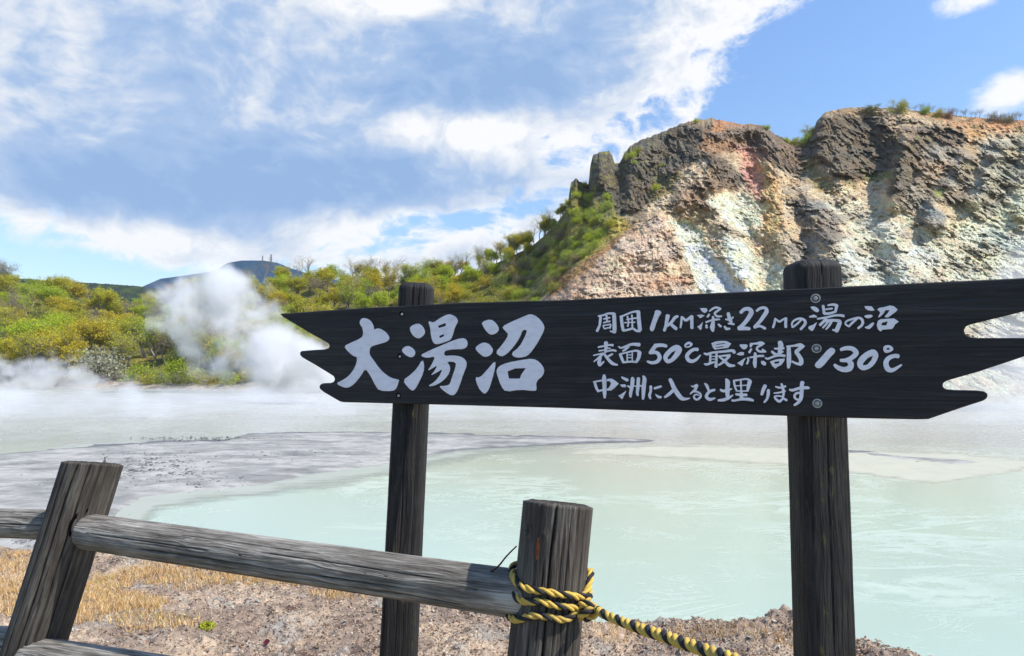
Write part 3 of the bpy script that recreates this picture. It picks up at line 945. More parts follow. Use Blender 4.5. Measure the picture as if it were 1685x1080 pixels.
m_let, nt, b = material('white_lettering_paint', .6, .3)
oc = coord(nt)
pn_ = noise(nt, mapping(nt, oc, (20, 20, 60)), 1.0, 5, .6)
link(nt, ramp(nt, pn_, [(.25, (.68, .65, .66)), (.5, (.84, .80, .82)), (.8, (.90, .86, .87))]), b.inputs['Base Color'])
bump(nt, b, pn_, .3, .001)
K = [0]
LIFT = .0016


def glyph(bm, tr, polys=(), strokes=()):
    """polys: outline or [outline, hole, ...]; strokes: [(x, y, width), ...] in view pixels, tr = (x0, y0, scale)"""
    x0, y0, s = tr
    for p in polys:
        loops = p if isinstance(p[0], list) else [p]
        bl = [[on_board(x0 + x * s, y0 + y * s) for x, y in l] for l in loops]
        K[0] += 1
        add_loops(bm, bl, .0004, LIFT + .00003 * (K[0] % 40), .0007, False)
    for st_ in strokes:
        pts = [Vector((x, y)) for x, y, w in st_]; ws = [w for x, y, w in st_]
        # resample
        P = []; Wd = []
        m = len(pts)
        for i in range(m - 1):
            g = lambda k: pts[max(0, min(m - 1, k))]
            a0, a1, a2, a3 = g(i - 1), g(i), g(i + 1), g(i + 2)
            for k in range(5):
                t = k / 5
                P.append(.5 * ((2 * a1) + (a2 - a0) * t + (2 * a0 - 5 * a1 + 4 * a2 - a3) * t * t + (-a0 + 3 * a1 - 3 * a2 + a3) * t ** 3))
                Wd.append(ws[i] * (1 - t) + ws[i + 1] * t)
        P.append(pts[-1]); Wd.append(ws[-1])
        T = [(P[min(i + 1, len(P) - 1)] - P[max(i - 1, 0)]).normalized() for i in range(len(P))]
        Lf = []; Rt = []
        for p, t, w in zip(P, T, Wd):
            nrm = Vector((-t.y, t.x)); Lf.append(p + nrm * w / 2); Rt.append(p - nrm * w / 2)
        # rounded ends, a quad strip along (never a self-crossing polygon)
        lift = LIFT + .00003 * (K[0] % 40); K[0] += 1
        rows = []
        hs = T[0] * Wd[0] * .30; he = T[-1] * Wd[-1] * .30
        rows.append((P[0] - hs + (Lf[0] - P[0]) * .5, P[0] - hs + (Rt[0] - P[0]) * .5))
        rows += list(zip(Lf, Rt))
        rows.append((P[-1] + he + (Lf[-1] - P[-1]) * .5, P[-1] + he + (Rt[-1] - P[-1]) * .5))
        f = []
        for a, b_ in rows:
            (ax, az_), (bx_, bz_) = on_board(x0 + a.x * s, y0 + a.y * s), on_board(x0 + b_.x * s, y0 + b_.y * s)
            f.append((bm.verts.new((ax, lift, az_)), bm.verts.new((bx_, lift, bz_)), bm.verts.new((ax, .0004, az_)), bm.verts.new((bx_, .0004, bz_))))
        for i in range(len(f) - 1):
            a, b_ = f[i], f[i + 1]
            bm.faces.new((a[0], b_[0], b_[1], a[1]))
            bm.faces.new((a[2], b_[2], b_[0], a[0])); bm.faces.new((a[1], b_[1], b_[3], a[3]))
        bm.faces.new((f[0][0], f[0][1], f[0][3], f[0][2])); bm.faces.new((f[-1][0], f[-1][2], f[-1][3], f[-1][1]))


def lettering(name, items):
    bm = bmesh.new()
    for it in items: glyph(bm, *it)
    bmesh.ops.recalc_face_normals(bm, faces=bm.faces)
    me = bpy.data.meshes.new(name); bm.to_mesh(me); bm.free(); me.materials.append(m_let)
    o = bpy.data.objects.new(name, me); COL.objects.link(o)
    place(o, BM, sign)
    return o


B1 = (550, 510, .1389); B2 = (655, 510, .1389); B3 = (780, 510, .1389)
lt = lettering('lettering', [
    (B1, [smooth_poly([(300, 145), (325, 100), (375, 98), (430, 125), (465, 180), (475, 240), (500, 222), (545, 222), (610, 260), (655, 320), (650, 360), (610, 385), (520, 410), (440, 435), (420, 470), (420, 535), (470, 600),
      (540, 700), (610, 765), (680, 810), (770, 828), (768, 840), (740, 930), (700, 965), (535, 960), (490, 900), (430, 780), (370, 695), (320, 780), (240, 880), (170, 925), (110, 922), (20, 872), (90, 840), (180, 780), (250, 680),
      (280, 565), (220, 545), (160, 490), (115, 430), (200, 390), (300, 345), (345, 310), (340, 220), (310, 180)])]),
    (B2, [smooth_poly([(140, 200), (240, 155), (300, 200), (328, 270), (290, 320), (240, 345), (180, 310), (145, 250)]),
      smooth_poly([(38, 475), (105, 422), (175, 450), (210, 500), (195, 550), (150, 568), (80, 530)]),
      smooth_poly([(290, 585), (312, 650), (305, 740), (250, 860), (205, 940), (170, 964), (110, 910), (58, 835), (150, 770), (230, 690)]),
      [smooth_poly([(355, 128), (420, 155), (480, 110), (560, 65), (620, 50), (690, 85), (716, 140), (680, 195), (650, 300), (625, 360), (540, 390), (450, 415), (410, 380), (390, 300), (385, 220)]),
       [(475, 190), (568, 155), (567, 192), (485, 217)], [(490, 310), (548, 288), (545, 314), (495, 337)]],
      smooth_poly([(256, 540), (380, 480), (520, 420), (700, 345), (790, 333), (828, 380), (820, 440), (770, 468), (680, 468), (600, 475), (548, 495), (550, 548), (640, 540), (740, 550), (800, 590), (820, 650), (780, 750), (730, 900),
        (690, 990), (645, 1020), (580, 990), (520, 940), (486, 902), (560, 902), (615, 885), (640, 800), (680, 690), (690, 620), (575, 612), (620, 670), (615, 740), (560, 820), (480, 880), (400, 908), (356, 902), (440, 850), (500, 770),
        (530, 700), (470, 740), (383, 782), (430, 730), (470, 655), (400, 700), (350, 724), (400, 650), (445, 548), (345, 575)])]),
    (B3, [smooth_poly([(90, 145), (200, 108), (270, 165), (302, 230), (270, 280), (200, 300), (150, 260), (110, 200)]),
      smooth_poly([(10, 455), (60, 410), (120, 383), (190, 410), (232, 480), (200, 540), (125, 564), (60, 515)]),
      smooth_poly([(256, 595), (252, 690), (215, 830), (180, 940), (140, 994), (110, 990), (50, 920), (13, 795), (70, 805), (150, 720)]),
      smooth_poly([(330, 200), (450, 140), (600, 75), (670, 48), (750, 80), (820, 160), (840, 220), (800, 310), (730, 430), (660, 525), (600, 562), (490, 570), (438, 518), (540, 440), (600, 330), (635, 238), (575, 240), (545, 330),
        (470, 440), (390, 525), (320, 560), (253, 505), (340, 410), (415, 295), (370, 250)]),
      [smooth_poly([(263, 720), (300, 665), (400, 625), (560, 595), (700, 576), (780, 620), (837, 700), (820, 780), (735, 850), (744, 950), (715, 964), (550, 945), (375, 974), (320, 900), (285, 800)]),
       [(400, 730), (490, 695), (615, 692), (560, 770), (545, 815), (415, 815), (405, 770)]]]),
])
lt['label'] = 'large white brush characters at the left half of the board'
q = .059347
A4 = (975, 500, q); A5 = (1065, 500, q); A6 = (1145, 495, q); A7 = (1235, 495, q); A8 = (1325, 490, .0602); A9 = (1390, 490, q)
lt = lettering('lettering', [
    (A4, [], [[(190, 340, 60), (225, 380, 70), (215, 480, 70), (200, 600, 65), (130, 760, 75)], [(165, 345, 45), (300, 320, 50), (430, 275, 55), (600, 275, 70)],
              [(600, 280, 100), (610, 500, 105), (615, 700, 110), (610, 800, 85)], [(600, 790, 70), (495, 760, 40)],
              [(390, 330, 60), (400, 430, 45), (405, 500, 40)], [(310, 425, 42), (400, 410, 42), (480, 385, 50)], [(310, 528, 42), (400, 505, 42), (485, 488, 50)],
              [(300, 610, 34), (335, 690, 40), (430, 670, 36), (490, 670, 40)], [(300, 605, 36), (400, 590, 36), (505, 580, 45), (485, 680, 45)],
              [(800, 350, 85), (820, 550, 85), (855, 740, 80)], [(790, 365, 50), (960, 290, 50), (1120, 230, 50), (1270, 215, 70)], [(1275, 215, 95), (1290, 450, 105), (1320, 730, 105)],
              [(860, 750, 60), (1000, 720, 60), (1120, 690, 60), (1220, 750, 65), (1320, 755, 75)],
              [(890, 528, 38), (1030, 520, 32), (1180, 515, 38)], [(950, 440, 38), (1100, 415, 40), (1240, 395, 45)], [(972, 350, 45), (995, 450, 42), (1000, 540, 42), (980, 630, 48)],
              [(1095, 315, 45), (1105, 500, 42), (1110, 690, 50)]]),
    (A5, [smooth_poly([(225, 178), (340, 180), (408, 250), (330, 350), (250, 540), (190, 750), (120, 776), (62, 700), (130, 500), (200, 300)])],
         [[(575, 330, 120), (545, 480, 95), (520, 620, 85), (475, 750, 75)], [(850, 350, 70), (770, 390, 85), (680, 510, 80), (560, 620, 60)], [(640, 550, 80), (740, 640, 90), (810, 700, 90)],
          [(960, 360, 50), (945, 540, 60), (925, 670, 40)], [(970, 370, 60), (1070, 460, 75), (1160, 410, 70), (1235, 350, 80)], [(1235, 350, 100), (1240, 520, 90), (1243, 680, 85)]]),
    (A6, [[(115, 215), (200, 205), (300, 210), (328, 270), (290, 325), (240, 345), (170, 300)], [(30, 400), (160, 385), (248, 410), (190, 455), (125, 490), (70, 440)], [(200, 585), (180, 670), (160, 790), (130, 820), (40, 720), (110, 680)]],
         [[(380, 295, 40), (480, 220, 60), (580, 190, 60), (690, 232, 60)], [(685, 235, 50), (590, 295, 60), (530, 350, 60), (560, 410, 55), (620, 440, 60), (720, 432, 40)],
          [(375, 380, 55), (325, 450, 60)], [(285, 600, 55), (420, 550, 50), (560, 525, 60), (665, 518, 36)], [(480, 445, 60), (480, 600, 95), (460, 740, 140), (480, 850, 60)],
          [(295, 675, 60), (303, 750, 70)], [(625, 655, 50), (695, 715, 70)], [(900, 350, 90), (935, 500, 100), (985, 600, 80)], [(825, 515, 40), (940, 530, 60), (1035, 460, 50)],
          [(900, 635, 40), (970, 640, 60), (1060, 655, 60)], [(800, 715, 55), (850, 780, 80), (945, 775, 50)],
          [(1245, 330, 90), (1350, 240, 100), (1480, 235, 110), (1540, 320, 135), (1480, 450, 125), (1380, 590, 110), (1280, 700, 110), (1190, 770, 110)], [(1190, 780, 90), (1340, 770, 105), (1490, 780, 90)]]),
    (A7, [], [[(170, 285, 65), (280, 210, 80), (410, 205, 80), (445, 300, 120), (360, 440, 110), (250, 590, 95), (115, 735, 95)], [(110, 745, 70), (260, 705, 70), (410, 775, 75)],
              [(685, 495, 50), (665, 620, 65), (625, 745, 60)], [(690, 505, 50), (800, 580, 60), (890, 530, 55), (975, 490, 60)], [(985, 485, 75), (975, 620, 78), (980, 735, 80)],
              [(1165, 740, 55), (1150, 630, 50), (1230, 540, 55), (1380, 495, 60), (1500, 550, 75), (1510, 650, 85), (1390, 795, 68)], [(1400, 540, 55), (1300, 640, 58), (1175, 735, 58)]]),
    (A8, [smooth_poly([(125, 245), (290, 240), (398, 350), (330, 418), (200, 340)]), [(100, 510), (230, 462), (318, 500), (312, 545), (115, 548)], smooth_poly([(330, 655), (300, 740), (220, 900), (170, 918), (65, 830), (120, 770), (210, 750)])],
         [[(490, 225, 80), (505, 330, 75), (515, 430, 80)], [(620, 212, 45), (760, 190, 65), (860, 220, 90)], [(865, 215, 90), (840, 320, 75), (825, 395, 65)], [(560, 322, 45), (740, 298, 50)],
          [(520, 440, 70), (680, 430, 65), (825, 385, 58)], [(335, 580, 50), (560, 545, 60), (800, 490, 58), (960, 485, 65), (1055, 505, 75)],
          [(570, 590, 120), (500, 660, 75), (405, 750, 80)], [(640, 620, 80), (570, 730, 55), (480, 825, 50)], [(720, 640, 75), (660, 760, 65), (565, 870, 40)],
          [(650, 625, 80), (830, 625, 75), (940, 660, 110), (910, 780, 120), (850, 915, 120)], [(870, 920, 60), (755, 880, 50)]]),
    (A9, [[(545, 238), (650, 235), (750, 245), (828, 350), (760, 370), (640, 352), (570, 300)], smooth_poly([(522, 520), (600, 480), (740, 472), (785, 515), (720, 565), (620, 580)]), smooth_poly([(770, 678), (825, 705), (780, 790), (680, 885), (560, 845), (558, 805), (640, 790)]),
          [(900, 325), (960, 285), (1080, 265), (1160, 245), (1250, 218), (1360, 240), (1467, 330), (1420, 390), (1290, 490), (1210, 548), (1120, 548), (1110, 520), (1190, 430), (1245, 350), (1130, 350), (1080, 440), (990, 525), (935, 552), (922, 530), (980, 430), (970, 395)],
          [[(920, 640), (1000, 600), (1180, 588), (1370, 578), (1497, 665), (1470, 690), (1400, 740), (1350, 830), (1310, 872), (1180, 880), (1050, 890), (1000, 942), (920, 880), (885, 760)], [(1030, 700), (1190, 660), (1150, 770), (1020, 772)]]],
         [[(370, 850, 65), (470, 770, 72), (500, 690, 80), (470, 600, 78), (370, 560, 60), (200, 600, 58), (60, 650, 50), (20, 730, 50), (110, 800, 55)], [(340, 595, 50), (220, 690, 68), (120, 800, 58)]]),
])
lt['label'] = 'upper line of small white characters on the right half'
C2 = (970, 555, q); C3 = (1060, 555, q); C4 = (1155, 555, q); C5 = (1235, 555, q); C6 = (1330, 560, .09496)
lt = lettering('lettering', [
    (C2, [], [[(250, 280, 48), (390, 250, 50), (560, 218, 50), (650, 225, 75)], [(460, 150, 115), (462, 280, 90), (440, 430, 60)], [(510, 312, 36), (580, 308, 32)],
              [(268, 380, 42), (420, 358, 38)], [(480, 395, 45), (640, 362, 58), (735, 385, 58)], [(115, 508, 36), (260, 475, 42), (400, 450, 50)], [(370, 470, 60), (240, 590, 55), (125, 678, 30)],
              [(315, 560, 60), (270, 690, 105), (290, 785, 85)], [(295, 785, 65), (400, 680, 45)], [(640, 470, 55), (480, 555, 55)], [(420, 480, 60), (520, 610, 80), (640, 730, 90), (780, 772, 45)],
              [(812, 262, 38), (880, 300, 48), (1000, 262, 62), (1180, 200, 75), (1385, 210, 105)], [(1080, 250, 95), (1000, 340, 65), (925, 388, 38)],
              [(855, 475, 80), (900, 590, 78), (940, 695, 70)], [(850, 470, 46), (1050, 422, 46), (1290, 375, 58), (1400, 420, 80)], [(1390, 420, 115), (1370, 560, 95), (1310, 680, 70)],
              [(935, 700, 58), (1150, 680, 55), (1315, 692, 58)], [(1045, 450, 33), (1050, 665, 38)], [(1190, 430, 32), (1190, 665, 33)], [(1060, 495, 26), (1185, 490, 26)], [(1060, 570, 30), (1185, 568, 30)]]),
    (C3, [[smooth_poly([(900, 208), (1000, 240), (1062, 340), (1010, 470), (880, 620), (760, 710), (640, 738), (560, 660), (523, 560), (560, 460), (680, 330), (800, 240)]), [(880, 370), (760, 430), (650, 560), (670, 625), (740, 590), (830, 470)]],
          [smooth_poly([(1260, 116), (1355, 180), (1330, 250), (1220, 304), (1130, 284), (1107, 220), (1170, 150)]), [(1270, 195), (1220, 200), (1160, 240), (1180, 265), (1260, 240)]]],
         [[(620, 250, 85), (520, 225, 95), (420, 225, 100), (300, 240, 110)], [(320, 240, 110), (250, 330, 110), (200, 410, 110)], [(160, 430, 95), (330, 425, 95), (410, 490, 105), (430, 590, 110), (350, 685, 98), (210, 710, 85), (95, 672, 58)],
          [(1485, 345, 95), (1390, 340, 90), (1270, 410, 95), (1190, 520, 105), (1230, 630, 110), (1330, 670, 98), (1450, 620, 78), (1565, 500, 30)]]),
    (C4, [[[(262, 170), (380, 120), (520, 105), (680, 108), (817, 180), (730, 300), (540, 322), (350, 347), (300, 280)], [(395, 195), (640, 165), (650, 185), (400, 216)], [(385, 285), (590, 248), (605, 272), (390, 302)]],
          smooth_poly([(1030, 203), (1140, 198), (1250, 200), (1277, 250), (1220, 332), (1150, 347), (1080, 290)]), [(957, 480), (1010, 440), (1080, 408), (1167, 420), (1167, 500), (1060, 512)], [(1200, 575), (1210, 600), (1170, 670), (1130, 792), (1100, 800), (980, 720), (1080, 655)]],
         [[(65, 450, 45), (150, 475, 70), (300, 430, 60), (600, 400, 65), (850, 375, 80), (900, 430, 90)], [(240, 450, 55), (230, 700, 65)], [(410, 420, 55), (405, 620, 65), (395, 820, 95)], [(240, 532, 28), (400, 530, 28)],
          [(240, 612, 28), (400, 607, 28)], [(75, 745, 50), (150, 755, 68), (300, 705, 58), (390, 680, 45)], [(460, 530, 38), (640, 515, 55), (780, 500, 60)], [(770, 520, 70), (620, 670, 78), (470, 775, 50)],
          [(485, 545, 48), (620, 650, 68), (760, 780, 98), (910, 790, 48)], [(1370, 200, 90), (1350, 270, 50)], [(1350, 190, 65), (1450, 182, 48), (1640, 165, 95)], [(1370, 330, 60), (1315, 425, 68)],
          [(1330, 565, 45), (1450, 545, 50), (1560, 525, 50)], [(1270, 570, 48), (1290, 640, 50), (1250, 740, 58)]]),
    (C5, [[(290, 660), (370, 658), (437, 720), (420, 787), (350, 782), (293, 730)],
          [[(538, 680), (620, 645), (700, 620), (820, 600), (952, 600), (930, 670), (860, 770), (740, 830), (690, 878), (600, 800)], [(650, 690), (798, 668), (790, 722), (680, 742)]]],
         [[(230, 170, 95), (310, 175, 115), (385, 182, 40)], [(320, 210, 70), (200, 275, 60), (180, 340, 60), (260, 400, 62), (425, 402, 50)], [(330, 345, 60), (410, 395, 50)], [(170, 545, 48), (220, 525, 60), (365, 520, 60)],
          [(130, 445, 75), (130, 560, 90), (120, 720, 115), (130, 835, 60)], [(815, 140, 125), (840, 230, 150), (820, 350, 115), (800, 470, 100)], [(665, 318, 45), (780, 320, 60), (925, 308, 60)],
          [(595, 400, 65), (660, 460, 80), (740, 490, 80)], [(900, 400, 50), (820, 450, 55)], [(415, 572, 45), (480, 600, 58), (640, 540, 58), (800, 505, 68), (950, 520, 78)],
          [(1060, 280, 105), (1065, 500, 125), (1065, 700, 125), (1050, 850, 70)], [(1005, 260, 48), (1200, 240, 58), (1380, 220, 105), (1490, 262, 50)], [(1440, 260, 100), (1330, 350, 105), (1270, 410, 105), (1330, 500, 110), (1400, 620, 125), (1405, 730, 125)],
          [(1400, 750, 98), (1270, 730, 65), (1150, 672, 48)]]),
    (C6, [smooth_poly([(370, 126), (445, 138), (478, 200), (380, 300), (240, 472), (160, 493), (97, 430), (200, 320)]),
          [smooth_poly([(1120, 152), (1190, 190), (1223, 270), (1170, 390), (1090, 480), (960, 534), (870, 490), (837, 400), (880, 300), (1000, 200)]), [(1120, 270), (1030, 310), (950, 400), (950, 437), (1020, 425), (1090, 350)]],
          [smooth_poly([(1298, 120), (1340, 86), (1420, 86), (1485, 150), (1440, 202), (1340, 230), (1298, 180)]), [(1350, 140), (1400, 135), (1415, 160), (1370, 170)]]],
         [[(565, 165, 55), (650, 140, 70), (760, 148, 80), (830, 220, 92), (760, 300, 80), (650, 348, 68), (560, 350, 52)], [(690, 350, 78), (740, 410, 98), (715, 485, 108), (620, 510, 88), (520, 478, 78), (455, 428, 50)],
          [(1560, 280, 72), (1490, 272, 70), (1390, 315, 80), (1345, 400, 92), (1380, 500, 92), (1470, 515, 68), (1615, 428, 30)]]),
])
lt['label'] = 'middle line of small white characters on the right half'
D7 = (970, 612, q); D8 = (1060, 615, q); D1 = (1155, 612, q); D2 = (1245, 615, q)
lt = lettering('lettering', [
    (D7, [[(480, 210), (540, 192), (620, 188), (720, 250), (818, 330), (700, 450), (600, 523), (480, 523), (480, 480), (550, 430), (600, 330), (570, 262), (480, 262)],
          [(878, 135), (905, 130), (1070, 190), (1097, 240), (1040, 278), (900, 190)], [(848, 355), (980, 343), (1028, 390), (1000, 432), (900, 424)], [(1020, 525), (1015, 560), (970, 640), (915, 757), (890, 750), (800, 662), (900, 610)]],
         [[(410, 95, 70), (412, 200, 115), (420, 400, 110), (425, 600, 98), (428, 725, 50)], [(150, 285, 70), (190, 430, 68), (250, 550, 58)], [(115, 280, 38), (350, 242, 50), (420, 240, 50)], [(245, 530, 58), (370, 510, 55)],
          [(1190, 165, 70), (1200, 230, 110), (1180, 420, 98), (1145, 600, 88), (1145, 695, 58)], [(1065, 390, 40), (1140, 440, 60)], [(1360, 175, 80), (1360, 240, 95), (1345, 450, 88), (1330, 580, 78), (1348, 660, 48)],
          [(1490, 115, 45), (1530, 200, 105), (1510, 400, 115), (1500, 600, 98), (1490, 755, 58)], [(1240, 390, 28), (1320, 408, 38)], [(1390, 380, 48), (1460, 408, 38)]]),
    (D8, [[(303, 558), (400, 608), (492, 630), (480, 682), (410, 692), (340, 645)]],
         [[(185, 350, 75), (185, 480, 70), (150, 600, 75), (178, 695, 48)], [(290, 410, 68), (380, 382, 68), (470, 355, 58)], [(718, 160, 95), (770, 260, 108), (830, 400, 118), (930, 560, 128), (1035, 680, 115), (1140, 705, 75), (1270, 682, 26)],
          [(800, 470, 88), (680, 580, 88), (575, 655, 58)], [(1312, 342, 30), (1370, 360, 48), (1450, 322, 75), (1475, 350, 65)], [(1450, 345, 85), (1420, 440, 78), (1350, 500, 55), (1280, 565, 36)],
          [(1335, 510, 45), (1450, 500, 48), (1550, 555, 58), (1565, 640, 65), (1480, 718, 58), (1400, 690, 55), (1385, 620, 48), (1450, 575, 38), (1505, 605, 32)]]),
    (D1, [], [[(80, 320, 38), (140, 390, 85), (188, 515, 58)], [(355, 502, 68), (230, 540, 78), (150, 620, 85), (130, 700, 88), (220, 765, 88), (360, 732, 48)],
              [(672, 205, 60), (715, 290, 135), (710, 430, 118), (710, 560, 125), (712, 680, 98)], [(515, 490, 48), (580, 530, 78), (700, 520, 78), (830, 472, 38)], [(455, 790, 58), (600, 780, 88), (740, 725, 88), (865, 642, 28)],
              [(880, 250, 55), (1060, 222, 48), (1250, 202, 50), (1350, 260, 75)], [(890, 270, 58), (920, 420, 58), (965, 525, 48)], [(1330, 270, 120), (1290, 420, 98), (1268, 525, 58)], [(960, 530, 38), (1120, 535, 36), (1290, 530, 38)],
              [(1080, 240, 46), (1090, 500, 52), (1100, 735, 115)], [(940, 392, 32), (1245, 372, 32)], [(945, 620, 66), (1100, 640, 75), (1240, 640, 78)], [(835, 790, 55), (900, 798, 58), (1100, 762, 68), (1300, 762, 88), (1425, 798, 58)]]),
    (D2, [], [[(240, 335, 105), (190, 440, 98), (145, 580, 78)], [(330, 455, 85), (322, 580, 88), (290, 700, 68), (215, 795, 58)], [(525, 360, 38), (620, 388, 58), (700, 380, 58), (805, 352, 58)], [(690, 285, 60), (730, 400, 78), (750, 560, 68), (735, 670, 58), (835, 738, 68)],
              [(485, 540, 38), (620, 528, 48), (795, 482, 48)], [(735, 640, 38), (600, 620, 48), (500, 645, 55), (570, 738, 66), (640, 768, 78), (720, 700, 56)], [(915, 440, 48), (1000, 460, 76), (1200, 402, 78), (1400, 392, 88), (1465, 405, 38)],
              [(1270, 240, 115), (1252, 350, 108), (1250, 500, 108), (1230, 680, 108), (1160, 795, 88), (1045, 875, 58)], [(1190, 530, 58), (1090, 555, 68), (1052, 640, 68), (1100, 705, 58), (1200, 735, 58)]]),
])
lt['label'] = 'lowest line of small white characters on the right half'

# screws, bolts with washers
m_steel, nt, b = material('dull_steel', .5, .5); b.inputs['Metallic'].default_value = .2
link(nt, ramp(nt, noise(nt, coord(nt), 300, 4), [(.3, (.22, .215, .20)), (.7, (.50, .49, .46))]), b.inputs['Base Color'])


def lathe(bm, prof, cx, cz, seg=28, y=0):
    rings = []
    for r, h in prof:
        rings.append([bm.verts.new((cx + r * math.cos(2 * math.pi * k / seg), y + h, cz + r * math.sin(2 * math.pi * k / seg))) for k in range(seg)])
    for a, b_ in zip(rings, rings[1:]):
        for k in range(seg): bm.faces.new((a[k], a[(k + 1) % seg], b_[(k + 1) % seg], b_[k]))
    bm.faces.new(rings[-1])


for (px, py) in ((1342, 491.5), (1343.7, 573.8), (1345, 664)):
    x, z = on_board(px, py); bm = bmesh.new()
    lathe(bm, [(.0125, .0002), (.0130, .0016), (.0125, .0028), (.0092, .0028), (.0086, -.0)], x, z)
    o = bpy.data.meshes.new('washer'); bm.to_mesh(o); bm.free(); o.materials.append(m_steel)
    wo = bpy.data.objects.new('washer', o); COL.objects.link(wo); place(wo, BM, sign)
    bm = bmesh.new(); lathe(bm, [(.0065, .0008), (.0065, .0034), (.005, .0042), (.003, .0044)], x, z, 6)
    o = bpy.data.meshes.new('bolt_head'); bm.to_mesh(o); bm.free(); o.materials.append(m_steel)
    o2 = bpy.data.objects.new('bolt_head', o); COL.objects.link(o2); o2.parent = wo
for (px, py) in ((661, 517), (657.5, 586.5), (655.5, 651)):
    x, z = on_board(px, py); bm = bmesh.new()
    lathe(bm, [(.0105, .0003), (.0105, .0006), (.0085, .0007)], x, z)
    o = bpy.data.meshes.new('countersunk_hole'); bm.to_mesh(o); bm.free(); o.materials.append(m_hole)
    ho = bpy.data.objects.new('countersunk_hole', o); COL.objects.link(ho); place(ho, BM, sign)
    bm = bmesh.new(); lathe(bm, [(.0055, .0008), (.0052, .0026), (.003, .0034)], x + .002, z - .001, 14)
    o = bpy.data.meshes.new('screw'); bm.to_mesh(o); bm.free(); o.materials.append(m_steel)
    o2 = bpy.data.objects.new('screw', o); COL.objects.link(o2); o2.parent = ho


def sign_post(cx_top, cx_bot, ytop, ybot, hw_px, depth, seed, cracks):
    """round stained post standing just behind the board"""
    r = hw_px / F * depth
    back = .038 + r * 1.22
    dd = depth + back * abs(bn.y)
    top = at(cx_top, ytop, dd); low = at(cx_bot, ybot, dd + (0))
    ax = (top - low).normalized()
    k = (low.z + .35) / ax.z
    foot = low - ax * k
    return log_mesh('post', (top - foot).length, r * 1.05, r * .98, m_black, sign, foot, ax, cracks=cracks, square=.34, dome=.022, seed=seed, wob=.012)


sign_post(686, 656, 469, 1080, 29.5, 2.5, 3, [(-95, 0, 3, .004, .003), (-60, 0, 3, .004, .003), (-130, .6, 3, .003, .002), (-75, 1.9, 3, .006, .003)])
sign_post(1335, 1356, 433, 1080, 42, 1.9, 8, [(-92, 1.2, 3, .005, .0025), (-92, 0, 1.35, .003, .002), (-50, 0, 3, .004, .003), (-125, .2, 3, .003, .002)])

# ================================================================= FENCE
fence = empty('log_fence', at(155, 1080, 2.15), 'weathered grey log fence, leaning round posts with rails passed through them', 'fence')
bpy.context.view_layer.update()


def fence_post(top_px, bot_px, hw, dep, seed, cracks, knots=(), name='post', tilt=None):
    r = hw / F * dep
    a = at(top_px[0], top_px[1], dep); b_ = at(bot_px[0], bot_px[1], dep)
    ax = (a - b_).normalized(); foot = b_ - ax * ((b_.z + .3) / ax.z)
    o = log_mesh(name, (a - foot).length, r * 1.03, r, m_post, fence, foot, ax, cracks=cracks, square=.03, seed=seed, knots=knots, wob=.018, tilt=tilt)
    return o, foot, ax, r, a


p1, f1, ax1, r1, top1 = fence_post((153, 763), (50, 1085), 42.5, 2.15, 21,
    [(-92, .3, 2.4, .012, .004), (-115, .5, 2.4, .008, .0028), (-66, .2, 2.4, .010, .004), (-45, .7, 2.4, .007, .003), (-135, .3, 2.4, .006, .003), (-80, .4, 1.3, .006, .003)], tilt=(.22, -.17))
p2, f2, ax2, r2, top2 = fence_post((918, 830), (893, 1085), 57, 1.55, 33,
    [(-97, .2, 2.4, .014, .0035), (-120, .3, 1.9, .005, .002), (-70, .3, 2.4, .006, .0025), (-45, .2, 2.4, .007, .003), (-82, .5, 1.6, .004, .002), (-60, .9, 1.8, .005, .002), (-108, .9, 2.0, .004, .0018)],
    knots=[(-143, -.060, .011, .004), (-112, -.064, .004, .003)], tilt=(0, -.16))
def mortise(px, py, dep, rr, ang=0):  # dark half ring on the post, painted shade of the gap round the rail
    c = at(px, py, dep); 
    n = Vector((.12, -1, 0)).normalized()
    t1 = ax1.cross(n).normalized(); t2 = ax1
    V = []; Fc = []
    K_ = 40
    for i in range(K_):
        a = 2 * math.pi * i / K_
        for k, rad in enumerate((rr * 1.0, rr * (1.16 + .04 * math.sin(a * 3 + 1)))):
            q = c + t1 * math.cos(a) * rad + t2 * math.sin(a) * rad
            # lie on the post surface
            rel_ = q - f1; perp = rel_ - ax1 * rel_.dot(ax1)
            side = perp.dot(t1)
            s_ = max(-.999, min(.999, side / r1)); depth_on = math.sqrt(1 - s_ * s_) * (r1 * 1.012 + .0015)
            foot_ = f1 + ax1 * rel_.dot(ax1) + t1 * side + (t1.cross(ax1)).normalized() * (depth_on if (t1.cross(ax1)).y < 0 else -depth_on)
            V.append(foot_)
    for i in range(K_):
        j = (i + 1) % K_
        if 10 <= i <= 29: Fc.append((2 * i, 2 * j, 2 * j + 1, 2 * i + 1))
    o = mesh_np('mortise_shade', V, Fc, m_hole, fence); o.matrix_parent_inverse = fence.matrix_world.inverted(); return o


# rails
def rail(pa, pb, ra, rb, seed, bend=0, cracks=()):
    a = Vector(pa); b_ = Vector(pb)
    o = log_mesh('rail', (b_ - a).length, ra, rb, m_rail, fence, a, (b_ - a), cracks=cracks, seed=seed, wob=.035, bend=bend)
    return o


